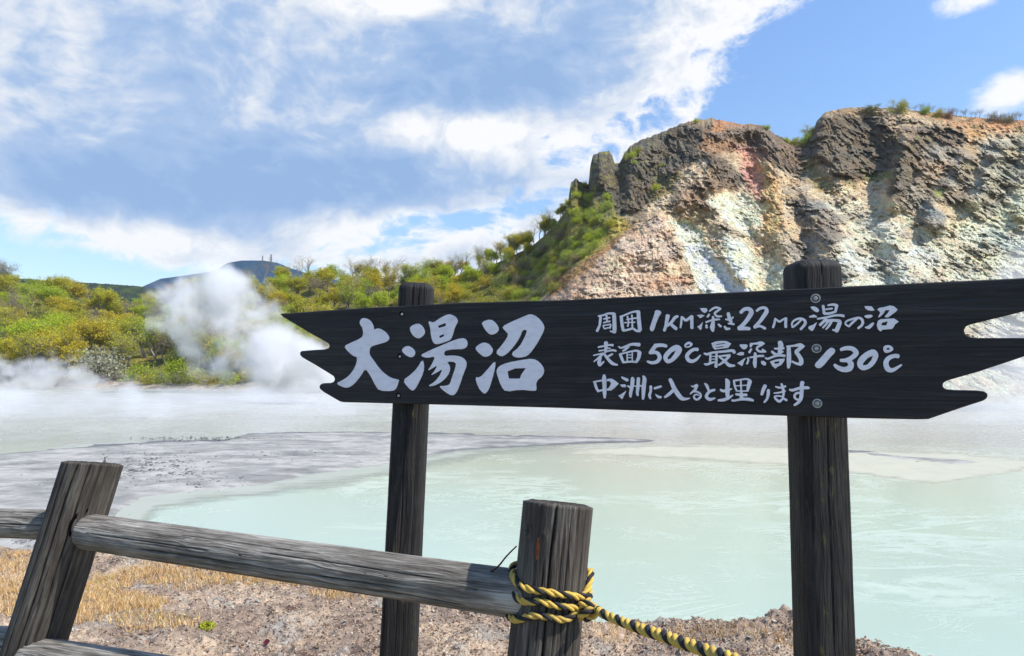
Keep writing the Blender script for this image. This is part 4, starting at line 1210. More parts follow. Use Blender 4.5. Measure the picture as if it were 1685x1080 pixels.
mortise(144, 874, 2.07, .0520)
RA = at(146, 875, 2.11); RB = at(845, 976, 1.56)
dirv = (RB - RA).normalized()
rail(RA - dirv * .0, RB + dirv * .06, .052, .0525, 41, bend=.0,
     cracks=[(100, .3, 1.15, .006, .003), (75, .1, .55, .005, .002), (120, .5, 1.3, .006, .0025), (60, .7, 1.25, .004, .002), (140, .1, .8, .004, .002), (-100, .3, 1.15, .006, .003), (-75, .1, .55, .005, .002), (-120, .5, 1.3, .006, .0025), (-60, .7, 1.25, .004, .002), (-140, .1, .8, .004, .002), (0, .2, 1.2, .004, .002), (40, .4, .9, .004, .002)])
LA = at(-260, 852, 2.55); LB = at(100, 864, 2.24)
rail(LA, LB + (LB - LA).normalized() * .05, .050, .047, 47, cracks=[(a_, .1, 1.2, .005, .0025) for a_ in (-150, -110, -60, -20, 30, 80, 130)])
# lower rails, mostly under the frame
QA = at(60, 1083, 2.10); QB = at(880, 1215, 1.56)
dq = (QB - QA).normalized()
rail(QA - dq * .02, QB + dq * .05, .057, .055, 53, cracks=[(a_, .05, 1.2, .006, .003) for a_ in (-150, -100, -60, -20, 30, 80, 120)])
LC = at(-300, 1045, 2.5); LD = at(40, 1060, 2.24)
rail(LC, LD, .052, .050, 59, cracks=[(a_, .05, 1.2, .005, .0025) for a_ in (-150, -100, -60, -20, 30, 80, 120)])
# the mortise arc is the rail hole's shade, laid dark on the left post


# nail on the left post top, twig on the rail, rust stain on the middle post
m_iron, nt, b = material('rusty_iron', .7, .4); b.inputs['Base Color'].default_value = (.07, .06, .055, 1)
V, Fc = sweep([at(173, 768, 2.1), at(172.6, 752, 2.1)], .0016, 8)
o = mesh_np('nail', V, Fc, m_iron, fence); o.matrix_parent_inverse = fence.matrix_world.inverted()
m_twig, nt, b = material('twig_bark', .8, .2); b.inputs['Base Color'].default_value = (.055, .022, .018, 1)
pp = tube_pts([at(808, 941, 1.56), at(820, 932, 1.53), at(834, 915, 1.50), at(850, 899, 1.49)], 0, 6)
V, Fc = sweep(pp, lambda i: .0023 - .0008 * i / len(pp), 7)
o = mesh_np('twig', V, Fc, m_twig); tag(o, 'thin reddish twig caught between the rail and the middle fence post', 'twig')
m_rust, nt, b = material('rust_stain', .9, .1); link(nt, ramp(nt, noise(nt, coord(nt), 60, 4), [(.35, (.30, .085, .03)), (.7, (.14, .05, .025))]), b.inputs['Base Color'])


def post_pt(px, py, f_, ax_, r_, dep, lift=.001):
    """point on the front of a leaning post under a photo pixel"""
    d = ray(px, py); o_ = Vector((0, 0, CAMZ))
    # intersect ray with infinite cylinder
    w = o_ - f_
    dd_ = d - ax_ * d.dot(ax_); ww = w - ax_ * w.dot(ax_)
    A_ = dd_.dot(dd_); B_ = 2 * dd_.dot(ww); C_ = ww.dot(ww) - (r_ + lift) ** 2
    disc = max(0, B_ * B_ - 4 * A_ * C_)
    k = (-B_ - math.sqrt(disc)) / (2 * A_)
    return o_ + d * k


V = []
cols_ = [(884.5, 885, 887.5), (883, 893, 888), (882.3, 902, 887.6), (881.5, 912, 886.8), (881.8, 921, 885)]
for x0_, y_, x1_ in cols_: V += [post_pt(x0_, y_, f2, ax2, r2, 1.5, .003), post_pt((x0_ + x1_) / 2, y_, f2, ax2, r2, 1.5, .0036), post_pt(x1_, y_, f2, ax2, r2, 1.5, .003)]
o = mesh_np('rust_stain', V, [(3 * i + k, 3 * i + k + 1, 3 * i + k + 4, 3 * i + k + 3) for i in range(4) for k in range(2)], m_rust, fence)
o.matrix_parent_inverse = fence.matrix_world.inverted()

# ================================================================= ROPE
m_yel, nt, b = material('yellow_rope_fibre', .65, .3)
fb = noise(nt, mapping(nt, coord(nt), (1, 1, 1)), 520, 4, .7)
link(nt, mixc(nt, noise(nt, coord(nt), 22, 4, .7).ss(.45, .68) * .55, ramp(nt, fb, [(.3, (.38, .23, .03)), (.55, (.66, .44, .08)), (.8, (.78, .60, .24))]), (.24, .18, .09)), b.inputs['Base Color']); bump(nt, b, fb, .7, .0015)
m_blk, nt, b = material('black_rope_fibre', .7, .3)
fb = noise(nt, coord(nt), 520, 4, .7)
link(nt, ramp(nt, fb, [(.3, (.006, .006, .008)), (.7, (.03, .03, .034))]), b.inputs['Base Color']); bump(nt, b, fb, .5, .001)
RR = .0082
e1 = Vector((1, 0, 0)); e1 = (e1 - ax2 * e1.dot(ax2)).normalized(); e2 = ax2.cross(e1).normalized()
if e2.y > 0: e2 = -e2          # e2 points to the viewer


def loop_pt(phi, h, extra=0):
    """phi 0 = facing viewer, 90 = right"""
    rad = r2 * 1.015 + RR * .9 + extra
    return f2 + ax2 * h + (e1 * math.sin(R(phi)) + e2 * math.cos(R(phi))) * rad


def h_of(px, py):
    p = post_pt(px, py, f2, ax2, r2, 1.5, RR)
    return (p - f2).dot(ax2)


hL1, hC1, hR1 = h_of(848, 962), h_of(905, 980), h_of(955, 986)
hL2, hC2, hR2 = h_of(846, 985), h_of(905, 998), h_of(955, 1003)
hL3, hC3, hR3 = h_of(848, 1020), h_of(905, 1015), h_of(955, 1006)
path = []
# start at the knot, first turn to the left on the lowest line, round the back, top line, round again, second line
def turn(phis, hs):
    return [loop_pt(p, h) for p, h in zip(phis, hs)]
path += turn([48, 20, -20, -55, -90, -130, -180, -230, -262, -282, -300, -318], [hR3 + .002, hC3 - .004, hC3 - .002, hL3, hL3 - .002, hL3 + .01, hL1 - .02, hR1 + .004, hR1 + .040, hR1 + .034, hR1 + .008, hR1 + .006])
path += turn([-340, -375, -410, -445, -480, -540, -600, -625, -650, -668], [hC1 + .003, hC1 + .006, hL1 + .003, hL1 + .014, hL1 + .02, hL1, hR2 + .02, hR2 + .02, hR2 + .012, hR2 + .004])
path += turn([-700, -735, -770, -805], [hC2, hC2 + .006, hL2 + .004, hL2 + .02])
path += turn([-860, -930, -985, -1010, -1028], [hL2 + .02, hR2 + .015, hR2 + .02, hR2 + .010, hR2 - .002])
kc = loop_pt(52, (hR2 + hR3) / 2, .012)
kn = [(-.012, .0, .016), (.006, -.012, .020), (.020, -.004, .006), (.014, .010, -.012), (-.004, .008, -.016), (-.014, -.008, -.004), (.002, -.020, .010), (.020, -.012, .010)]
path += [kc + Vector((a, b_ - .004, c_)) for a, b_, c_ in kn]
path += [at(992, 1010, 1.40), at(1016, 1020, 1.35), at(1050, 1033, 1.28), at(1095, 1048, 1.19), at(1145, 1065, 1.10), at(1205, 1085, 1.01), at(1270, 1110, .93), at(1350, 1140, .86)]
pth = tube_pts(path, 0, 14)
# arc-length resample
L_ = [0]
for a, b_ in zip(pth, pth[1:]): L_.append(L_[-1] + (b_ - a).length)
ns = int(L_[-1] / .0022)
Ls = np.linspace(0, L_[-1], ns); arr = np.array([list(p) for p in pth])
pth = [Vector((np.interp(l, L_, arr[:, 0]), np.interp(l, L_, arr[:, 1]), np.interp(l, L_, arr[:, 2]))) for l in Ls]
fat = lambda i: RR * (.92 + .30 * max(0, min(1, (i * .0022 - (L_[-1] - .75)) / .35)))
rope = empty('rope', kc, 'yellow and black twisted rope wound and knotted round the middle fence post', 'rope')
bpy.context.view_layer.update()
for nm, mt, ph in (('yellow_strand', m_yel, 0), ('yellow_strand', m_yel, 2.05), ('black_strand', m_blk, 4.2)):
    V, Fc = sweep(pth, lambda i: fat(i) * .56, 9, twist=.056, off=lambda i: fat(i) * .52, phase=ph)
    o = mesh_np(nm, V, Fc, mt, rope); o.matrix_parent_inverse = rope.matrix_world.inverted()

# ================================================================= TREES
m_bark, nt, b = material('tree_bark', .95, .1)
link(nt, ramp(nt, noise(nt, coord(nt), 3, 3), [(.3, (.16, .14, .12)), (.7, (.34, .31, .27))]), b.inputs['Base Color'])


def leaf_mat(name, c1, c2):
    m = bpy.data.materials.new(name); m.use_nodes = True; nt = m.node_tree
    b = nt.nodes['Principled BSDF']; b.inputs['Roughness'].default_value = .7; b.inputs['Specular IOR Level'].default_value = .15
    oi = nt.nodes.new('ShaderNodeObjectInfo')
    n = noise(nt, coord(nt), .9, 3, .6)
    f = (n - .5) * 1.6 + S(nt, oi.outputs['Random']) * .7 + .15
    c = mixc(nt, f.clamp(), c1, c2)
    link(nt, c, b.inputs['Base Color'])
    tr = nt.nodes.new('ShaderNodeBsdfTranslucent'); link(nt, c, tr.inputs[0])
    mx = nt.nodes.new('ShaderNodeMixShader'); mx.inputs[0].default_value = .35
    nt.links.new(b.outputs[0], mx.inputs[1]); nt.links.new(tr.outputs[0], mx.inputs[2])
    nt.links.new(mx.outputs[0], nt.nodes['Material Output'].inputs[0])
    return m


LM = {
    'lime green': leaf_mat('lime_leaf', (.30, .40, .025), (.52, .58, .04)),
    'olive yellow': leaf_mat('olive_leaf', (.33, .32, .03), (.54, .50, .045)),
    'golden': leaf_mat('golden_leaf', (.44, .36, .03), (.62, .50, .04)),
    'russet': leaf_mat('russet_leaf', (.26, .13, .05), (.40, .19, .06)),
    'grey brown': leaf_mat('grey_brown_leaf', (.25, .205, .12), (.36, .29, .13)),
    'dull green': leaf_mat('dull_green_leaf', (.13, .17, .045), (.24, .27, .06)),
    'whitish': leaf_mat('whitish_leaf', (.26, .27, .17), (.42, .41, .29)),
}


def limb(V, Fc, p, q, r0, r1, seg=5):
    d = (q - p).normalized(); n = d.orthogonal().normalized(); m = d.cross(n); b0 = len(V)
    for c, r in ((p, r0), (q, r1)):
        for k in range(seg):
            a = 2 * math.pi * k / seg; V.append(c + (n * math.cos(a) + m * math.sin(a)) * r)
    for k in range(seg): Fc.append((b0 + k, b0 + (k + 1) % seg, b0 + seg + (k + 1) % seg, b0 + seg + k))


def grow(seed, height, spread, trunk_h, levels, kids, rad, up=.35, lean=.1):
    rnd = random.Random(seed); V = []; Fc = []; tips = []

    def br(p, d, L, r, lv):
        n = 3 if lv < levels else 2
        q = p
        for i in range(n):
            d2 = (d + Vector((rnd.gauss(0, .16), rnd.gauss(0, .16), rnd.gauss(0, .08) + .06 * up))).normalized()
            q2 = q + d2 * (L / n); ra = r * (1 - i / n * .4); rb = r * (1 - (i + 1) / n * .4)
            limb(V, Fc, q, q2, ra, rb, 6 if lv == 0 else (4 if lv < 3 else 3)); q = q2; d = d2
            if lv < levels and i > 0 - (lv > 0):
                for _ in range(kids if i == n - 1 else max(1, kids - 2)):
                    a = rnd.uniform(0, 2 * math.pi); o_ = d.orthogonal().normalized(); o_ = o_ * math.cos(a) + d.cross(o_) * math.sin(a)
                    nd = (d * rnd.uniform(.4, .9) + o_ * rnd.uniform(.55, 1.0) * spread + Vector((0, 0, up))).normalized()
                    br(q, nd, L * rnd.uniform(.5, .78), rb * .62, lv + 1)
            elif lv == levels: tips.append(q.copy())
        tips.append(q.copy()) if lv >= levels - 1 else None
    br(Vector((0, 0, -.6)), Vector((rnd.gauss(0, lean), rnd.gauss(0, lean), 1)).normalized(), trunk_h, rad, 0)
    zmax = max(v.z for v in V); k = height / zmax
    V = [v * k for v in V]; tips = [t * k for t in tips]
    return V, Fc, tips


def leaves(tips, n, sig, size, seed, flat=.6):
    g = np.random.default_rng(seed)
    T = np.array([list(t) for t in tips]); idx = g.integers(0, len(T), n)
    C = T[idx] + g.normal(size=(n, 3)) * sig * np.array([1, 1, flat])
    a = g.normal(size=(n, 3)); a /= np.linalg.norm(a, axis=1)[:, None]
    c = np.cross(a, g.normal(size=(n, 3))); c /= np.linalg.norm(c, axis=1)[:, None]
    s = size * g.uniform(.55, 1.25, (n, 1))
    V = np.stack([C - a * s * .5, C + c * s * .42, C + a * s * .55, C - c * s * .38], 1).reshape(-1, 3)
    return V, np.arange(4 * n).reshape(-1, 4)


SHAPES = {}
def shape(key, seed, h, spread, th, lv, kids, rad, nl, sig, size, **kw):
    V, Fc, tips = grow(seed, h, spread, th, lv, kids, rad, **kw)
    tm = mesh_np('trunk', [tuple(v) for v in V], Fc, m_bark); t = tm.data; bpy.data.objects.remove(tm)
    LV, LF = leaves(tips, nl, sig, size, seed)
    lm = mesh_np('crown', LV, LF, LM['lime green'], smooth=False); l = lm.data; bpy.data.objects.remove(lm)
    SHAPES[key] = (t, l)


shape('round0', 1, 8.0, .9, 2.6, 3, 4, .20, 6500, .40, .26)
shape('round1', 2, 7.2, 1.1, 2.2, 3, 4, .22, 6800, .42, .26)
shape('round2', 5, 9.0, .8, 3.0, 3, 4, .22, 6500, .40, .27)
shape('airy0', 7, 9.5, .85, 3.2, 3, 4, .16, 2200, .42, .24)
shape('airy1', 8, 8.5, 1.0, 3.0, 3, 4, .16, 2400, .45, .24)
shape('bare0', 11, 11.0, .75, 3.6, 4, 3, .17, 260, .4, .22)
shape('bare1', 12, 10.0, .95, 3.2, 4, 3, .17, 330, .4, .22)
shape('bush0', 15, 3.2, 1.3, .8, 3, 4, .07, 2600, .42, .21, up=.2)
shape('bush1', 16, 2.6, 1.5, .6, 3, 4, .06, 2400, .42, .20, up=.1)


def tree(name, key, colour, loc, sc, label, cat, group=None, rz=None, sz=1.0):
    t, l = SHAPES[key]
    e = empty(name, loc, label, cat, group); e.rotation_euler.z = random.uniform(0, 6.28) if rz is None else rz; e.scale = (sc, sc, sc * sz)
    for nm, me in (('trunk', t), ('crown', l)):
        o = bpy.data.objects.new(nm, me); COL.objects.link(o); o.parent = e
        if nm == 'crown':
            o.material_slots[0].link = 'OBJECT'; o.material_slots[0].material = LM[colour]
    return e


def inside(pt, poly):
    x, y = pt; c = False; n = len(poly)
    for i in range(n):
        x1, y1 = poly[i]; x2, y2 = poly[(i + 1) % n]
        if (y1 > y) != (y2 > y) and x < x1 + (y - y1) * (x2 - x1) / (y2 - y1): c = not c
    return c


rt = random.Random(99)
SKETCH = [  # individually recognisable trees in the photograph
    ('round1', 'lime green', 42, 573, 1.30, 'bright lime green tree standing out low on the left forest slope', 'tree', 'broadleaf_tree'),
    ('round0', 'lime green', 48, 487, 1.25, 'lime green tree at the top of the left forest edge', 'tree', 'broadleaf_tree'),
    ('round2', 'russet', 52, 503, 1.05, 'russet orange tree between lime green trees on the upper left slope', 'tree', 'broadleaf_tree'),
    ('round0', 'golden', 140, 512, 1.0, 'small yellow tree on the skyline left of the valley gap', 'tree', 'broadleaf_tree'),
    ('round1', 'golden', 205, 560, 1.75, 'broad golden tree with dark leaning limbs left of the tall steam plume', 'tree', 'broadleaf_tree'),
    ('round1', 'dull green', 62, 545, 1.5, 'rounded dark green tree behind the lime green one at far left', 'tree', 'broadleaf_tree'),
    ('bush0', 'whitish', 168, 620, 3.2, 'large whitish grey leafed shrub on the far shore', 'shrub', 'shrub'),
    ('bush1', 'whitish', 225, 565, 2.2, 'pale whitish shrub halfway up beside the steam plume', 'shrub', 'shrub'),
    ('bush1', 'lime green', 238, 617, 2.0, 'bright lime green bush on the shore left of its twin', 'bush', 'bush'),
    ('bush0', 'lime green', 287, 615, 2.1, 'yellow green bush on the shore beside the foot of the steam', 'bush', 'bush'),
    ('round0', 'lime green', 678, 462, 1.0, 'slim lime green tree rising above the sign near its left post', 'tree', 'broadleaf_tree'),
    ('round1', 'lime green', 808, 450, .8, 'lime green tree on the slope above the middle of the sign', 'tree', 'broadleaf_tree'),
    ('round1', 'lime green', 115, 598, 1.1, 'lime green spreading tree just above the mist at the left shore', 'tree', 'broadleaf_tree'),
]
placed = []
for key, colr_, px, py, sc, label, cat, nm in SKETCH:
    p = on_hill(px, py + 6)
    tree(nm, key, colr_, p, sc, label, cat); placed.append((px, py, 22 if 'whitish' in label else 6))
REG = [(-30, 470), (100, 488), (205, 520), (330, 486), (400, 470), (640, 462), (780, 446), (930, 340), (1010, 372), (985, 405), (880, 515), (545, 525), (545, 634), (-30, 634)]
n_tr = 0; tries = 0
while n_tr < 330 and tries < 40000:
    tries += 1
    px = rt.uniform(-30, 1010); py = rt.uniform(330, 634)
    if not inside((px, py), REG): continue
    right = px > 860 - (py - 400) * .0 and py > 480 - (px - 840) * .62
    sx = 17 if px < 545 else (15 if px < 740 else 12)
    if any(abs(px - a) < sx + e_ and abs(py - c) < (sx + e_) * .55 for a, c, e_ in placed): continue
    p = on_hill(px, py); placed.append((px, py, 0)); n_tr += 1
    shrubby = px > 760 and py > float(crest_y(px)) + 26
    if shrubby or py > 622:
        key = rt.choice(['bush0', 'bush1']); c = rt.choices(['lime green', 'olive yellow', 'golden', 'grey brown', 'dull green'], [3, 3, 1, 2, 2])[0]; sc = rt.uniform(1.1, 1.9) * (1 if px < 860 else .62)
        tree('bush', key, c, p, sc, '%s bush on the %s' % (c, 'scrubby slope below the left crags' if px > 700 else 'far shore under the forest'), 'bush',
             '%s bushes on the %s' % (c, 'scrubby slope' if px > 700 else 'far shore'))
        continue
    left = px < 400
    if left: c = rt.choices(['lime green', 'olive yellow', 'golden', 'russet', 'grey brown', 'dull green'], [3.2, 5, 1.9, .25, 1.8, 1.6])[0]
    else: c = rt.choices(['lime green', 'olive yellow', 'golden', 'grey brown', 'dull green'], [3.2, 5, 2.2, .7, .3])[0]
    key = rt.choices(['round0', 'round1', 'round2', 'airy0', 'airy1'], [2, 2, 1.5, 1.4, 1.4])[0] if c != 'grey brown' else rt.choice(['airy0', 'airy1', 'bare1'])
    sc = rt.uniform(1.0, 1.7) * (1.15 if left else (.9 if px < 740 else (.68 if px < 900 else .45))) * (1 if float(crest_y(px)) < py - 14 else .9)
    where = 'forest behind the left shore' if left else 'slope above the left half of the sign'
    tree('broadleaf_tree', key, c, p, sc, '%s %s tree in the %s' % (c, {'r': 'full crowned', 'a': 'thin crowned', 'b': 'nearly bare'}[key[0]], where), 'tree', '%s %s trees, %s' % (c, {'r': 'full crowned', 'a': 'thin crowned', 'b': 'nearly bare'}[key[0]], where))
# bare trees against the sky along the ridge
for i, px in enumerate([408, 432, 486, 505, 575, 596, 610, 632, 655, 700, 716, 742, 762, 795, 812, 832, 850, 868, 888, 905]):
    px += rt.uniform(-5, 5)
    p = on_hill(px, float(crest_y(px)) + 2)
    tree('bare_tree', 'bare0' if i % 2 else 'bare1', 'grey brown' if i % 3 else 'olive yellow', p, rt.uniform(1.0, 1.4) * (.75 if px > 780 else 1), 'bare branched tree against the sky on the wooded ridge', 'tree', 'bare trees along the wooded ridge')
# bushes on the crags: (px, py, colour, scale, label)
for px, py, c, sc, lb in [
    (1150, 200, 'lime green', .9, 'small lime green bush on the summit of the middle crag'),
    (1266, 207, 'lime green', .9, 'small green bush on the notch side of the middle crag'),
    (1043, 256, 'lime green', 1.3, 'lime green bush on the shoulder right of the rock pinnacle'),
    (1050, 250, 'olive yellow', 1.0, 'olive bush just right of the lime one beside the pinnacle'),
    (1092, 272, 'lime green', .6, 'tiny green bush in the middle of the dark left crag'),
    (1080, 312, 'lime green', 1.1, 'lime bush at the foot of the dark left crag'),
    (1001, 342, 'lime green', 1.3, 'tall lime bush in the cleft below the pinnacle'),
    (1003, 325, 'lime green', 1.0, 'lime bush higher in the cleft below the pinnacle'),
    (1046, 268, 'lime green', .7, 'small lime bush under the pair beside the pinnacle'),
    (972, 325, 'lime green', 1.3, 'bright bush on the ledge left of the pinnacle'),
    (948, 322, 'lime green', 1.0, 'bright bush at the foot of the small rock tooth'),
    (975, 352, 'lime green', 1.4, 'lime bush under the ledge left of the pinnacle'),
    (1335, 232, 'lime green', 1.9, 'bright lime green bush in the saddle between the two crags'),
    (1343, 212, 'olive yellow', 1.8, 'olive bush at the top of the saddle between the crags'),
    (1315, 226, 'olive yellow', 1.5, 'olive bush on the left side of the saddle'),
    (1302, 222, 'lime green', 1.0, 'small lime bush at the left end of the saddle'),
    (1443, 176, 'dull green', 1.3, 'dull green rounded shrub on the skyline of the right crag'),
    (1493, 178, 'olive yellow', 1.9, 'tallest green tree on the skyline of the right crag'),
    (1535, 184, 'lime green', 1.1, 'green bush right of the tallest skyline tree'),
    (1557, 186, 'golden', 1.5, 'golden leafed shrub on the right crag skyline'),
    (1573, 189, 'russet', 1.4, 'russet shrub on the right crag skyline'),
    (1650, 193, 'grey brown', 1.7, 'grey brown shrub near the right edge of the skyline'),
    (1672, 196, 'grey brown', 1.5, 'last shrub on the skyline at the right edge'),
    (938, 335, 'olive yellow', 1.2, 'olive bush on the skyline left of the small rock tooth'),
    (965, 305, 'golden', .9, 'golden bush between the small tooth and the pinnacle'),
]:
    py2 = max(py, float(crest_y(px)) + 2)
    tree('bush', 'bush0' if sc < 1.25 else 'bush1', c, on_hill(px, py2 + 3), sc * .72, lb, 'bush', sz=1.5 if 'tall' in lb else 1.0)
for px in range(1500, 1700, 8):
    px += rt.uniform(-3, 3)
    tree('bare_shrub', 'bare1', 'grey brown', on_hill(px, float(crest_y(px)) + 2), rt.uniform(.24, .42), 'leafless grey shrub in the row along the right crag skyline', 'shrub', 'leafless shrubs along the right skyline')

# ================================================================= RADIO MASTS ON THE FAR HILL
m_mast, nt, b = material('mast_paint', .6, .3); b.inputs['Base Color'].default_value = (.16, .17, .21, 1)
m_mastr, nt, b = material('red_mast_paint', .6, .3); b.inputs['Base Color'].default_value = (.36, .14, .14, 1)
for px, y0, y1, wpx, lb in ((432, 421, 430, 2.4, 'smaller left radio mast on the far blue hill'), (446, 419, 432, 3.8, 'larger right radio mast on the far blue hill')):
    a = at(px, y1 + 1, 2290); c = at(px, y0, 2290); hh = c.z - a.z; ww = wpx / F * 2290
    e = empty('radio_mast', a, lb, 'mast')
    V = []; Fc = []
    for sx_, sy_ in ((-1, -1), (1, -1), (1, 1), (-1, 1)):
        limb(V, Fc, Vector((sx_ * ww * .28, sy_ * ww * .28, -3)), Vector((sx_ * ww * .12, sy_ * ww * .12, hh)), .55, .4, 4)
    for k in range(6):
        z0_, z1_ = hh * k / 6, hh * (k + 1) / 6; w0_, w1_ = ww * (.28 - .16 * k / 6), ww * (.28 - .16 * (k + 1) / 6)
        for s1 in (-1, 1):
            for s2 in (-1, 1):
                limb(V, Fc, Vector((s1 * w0_, s2 * w0_, z0_)), Vector((-s1 * w1_, s2 * w1_, z1_)), .3, .3, 3)
    mesh_np('lattice', [tuple(v) for v in V], Fc, m_mast, e, smooth=False)
    for k, zf in enumerate((.45, .7, .95)):
        bm = bmesh.new()
        bmesh.ops.create_cone(bm, cap_ends=True, segments=10, radius1=ww * .5, radius2=ww * .46, depth=hh * .07, matrix=Matrix.Translation((0, 0, hh * zf)))
        me = bpy.data.meshes.new('platform'); bm.to_mesh(me); bm.free(); me.materials.append(m_mastr if k % 2 else m_mast)
        o = bpy.data.objects.new('platform', me); COL.objects.link(o); o.parent = e

# ================================================================= NEAR BANK
EDGE = [(-300, 893), (0, 904), (80, 906), (170, 913), (215, 922), (300, 922), (420, 936), (520, 950), (600, 965), (700, 985), (840, 1012), (957, 1036), (1020, 1031), (1100, 1028), (1150, 1025), (1220, 1025), (1270, 1017), (1300, 1016),
        (1350, 1040), (1410, 1059), (1440, 1066), (1480, 1079), (1600, 1110), (1800, 1130), (2400, 1200)]
EZ = -.28
ex, ey = [], []
for px, py in EDGE:
    p = plane_pt(px, py, EZ); ex.append(p.x / p.y); ey.append(p.y)
us = np.concatenate([np.arange(-1.5, -.86, .02), np.arange(-.86, .66, .0032), np.arange(.66, 1.6, .02)])
tE = np.concatenate([np.linspace(0, .45, 12, endpoint=False), np.linspace(.45, 1.0, 330), 1 + np.linspace(.004, .9, 40)])
U, Tt = np.meshgrid(us, tE)
Ye = np.interp(U, ex, ey) * (1 + .025 * fbm(U * 14, U * 0, 4, .6))
Yg = .3 + (Ye - .3) * Tt; Xg = U * Yg


def bank_z(X, Y, T_):
    z = EZ * sstep(.35, 1.0, T_) * 1.0
    z = z + fbm(X * .9, Y * .9, 3) * .10 * sstep(0, .4, T_)
    z = z + np.abs(fbm(X * 5, Y * 5, 5, .62)) * .10 + (worley(X * 14, Y * 14)[1] - .5) * .012
    lip = np.exp(-((T_ - .975) / .03) ** 2) * (.03 + .06 * np.clip(fbm(X * 2.5, Y * 2.5, 3) + .4, 0, 1))
    drop = np.clip(T_ - 1, 0, 1) / .9
    return z + lip - drop ** .8 * 5.6
Zg = bank_z(Xg, Yg, Tt)
pk = fbm(Xg * 1.6, Yg * 1.6, 4, .6)
dcol = 1.6 * np.array((.185, .14, .108)) * np.ones(Xg.shape + (1,))
m1 = sstep(-.1, .3, pk)[..., None]; dcol = dcol * (1 - m1) + np.array((.50, .38, .27)) * m1
m2 = sstep(.1, .4, fbm(Xg * 2.4 + 8, Yg * 2.4, 4, .6))[..., None]; dcol = dcol * (1 - m2) + np.array((.38, .34, .29)) * m2
m3 = sstep(.2, .5, fbm(Xg * 3 + 2, Yg * 3 + 9, 4, .6))[..., None]; dcol = dcol * (1 - m3) + np.array((.12, .075, .06)) * m3
dcol = dcol * (1 + .5 * fbm(Xg * 30, Yg * 30, 4, .6))[..., None]
m_dirt, nt, b = material('peaty_soil', .95, .12)
oc = coord(nt); n1 = noise(nt, oc, 60, 5, .7); n2 = noise(nt, oc, 18, 4, .6)
link(nt, mixc(nt, 1.0, attr_col(nt).outputs['Color'], (n1 - .5) * 1.3 + (n2 - .5) * .6 + 1.0, 'MULTIPLY'), b.inputs['Base Color'])
bump(nt, b, n1 + n2, .9, .02)
bank = mesh_np('bank', np.stack([Xg, Yg, Zg], -1).reshape(-1, 3), grid_faces(len(tE), len(us)), m_dirt, colors=np.clip(dcol, .01, .7).reshape(-1, 3))
tag(bank, 'rough reddish brown bank of the pond in the foreground', 'ground', kind='structure')


def bank_at(px, py):
    """soil point under photo pixel"""
    d = ray(px, py); y = 3.0
    for _ in range(60):
        x = d.x * y; T_ = (y - .3) / (np.interp(d.x, ex, ey) - .3)
        z = float(bank_z(np.array([x]), np.array([y]), np.array([T_]))[0])
        yr = (z - CAMZ) / d.z
        if abs(yr - y) < .002: break
        y = y + (yr - y) * .6
    return Vector((x, y, z))


# loose debris: chips, pebbles, peat crumbs
g = np.random.default_rng(12)
def scatter(n, tmin=.45, tmax=1.005, umin=-.85, umax=.64):
    u = g.uniform(umin, umax, n); t = np.sqrt(g.uniform(tmin ** 2, tmax ** 2, n))
    yy = .3 + (np.interp(u, ex, ey) - .3) * t; xx = u * yy
    return xx, yy, t


def chips(name, n, smin, smax, mat_, colf, label, cat, keep=None):
    x, y, t = scatter(n)
    if keep is not None:
        k = keep(x, y, t); x, y, t = x[k], y[k], t[k]
    n = len(x); z = bank_z(x, y, t)
    base = np.array([(1, 0, 0), (-.6, .8, 0), (-.6, -.8, 0), (.1, 0, .8), (-.2, .3, -.5), (.3, -.7, .3)])
    fc = np.array([(0, 1, 3), (1, 2, 3), (2, 5, 3), (5, 0, 3), (1, 0, 4), (2, 1, 4), (5, 2, 4), (0, 5, 4)])
    s = smin * (smax / smin) ** (g.uniform(0, 1, n) ** 1.6)
    th = g.uniform(0, 6.28, n); ti = g.normal(0, .5, n)
    P = base[None] * (1 + .35 * g.normal(size=(n, 6, 3)))
    P[..., 1] *= g.uniform(.5, 1, n)[:, None]; P[..., 2] *= g.uniform(.4, .9, n)[:, None]
    c, s_ = np.cos(ti)[:, None], np.sin(ti)[:, None]
    px_, pz_ = P[..., 0] * c - P[..., 2] * s_, P[..., 0] * s_ + P[..., 2] * c
    c, s_ = np.cos(th)[:, None], np.sin(th)[:, None]
    X_ = px_ * c - P[..., 1] * s_; Y_ = px_ * s_ + P[..., 1] * c
    V = np.stack([X_ * s[:, None] + x[:, None], Y_ * s[:, None] + y[:, None], pz_ * s[:, None] + z[:, None] + s[:, None] * .25], -1)
    Fa = (fc[None] + (np.arange(n) * 6)[:, None, None]).reshape(-1, 3)
    col_ = np.repeat(colf(n, x, y), 6, 0)
    o = mesh_np(name, V.reshape(-1, 3), Fa, mat_, smooth=False, colors=col_)
    tag(o, label, cat, kind='stuff')


def pal(cols, w):
    def f(n, x, y):
        i = g.choice(len(cols), n, p=np.array(w) / sum(w)); return np.array(cols)[i] * g.uniform(.6, 1.3, (n, 1))
    return f
chips('soil_crumbs', 90000, .003, .015, m_dirt, pal([(.46, .32, .21), (.32, .215, .15), (.54, .42, .30), (.17, .10, .075), (.54, .48, .38)], [4, 3, 3, 1.5, 2]), 'loose crumbs of soil and bark scattered over the bank', 'debris')
chips('gravel', 7000, .005, .020, m_dirt, pal([(.40, .36, .31), (.30, .26, .22), (.50, .46, .40), (.30, .20, .155)], [4, 3, 1, 2]), 'pale gravel scattered over the bank', 'gravel', keep=lambda x, y, t: fbm(x * 2.4 + 8, y * 2.4, 4, .6) > -.05)

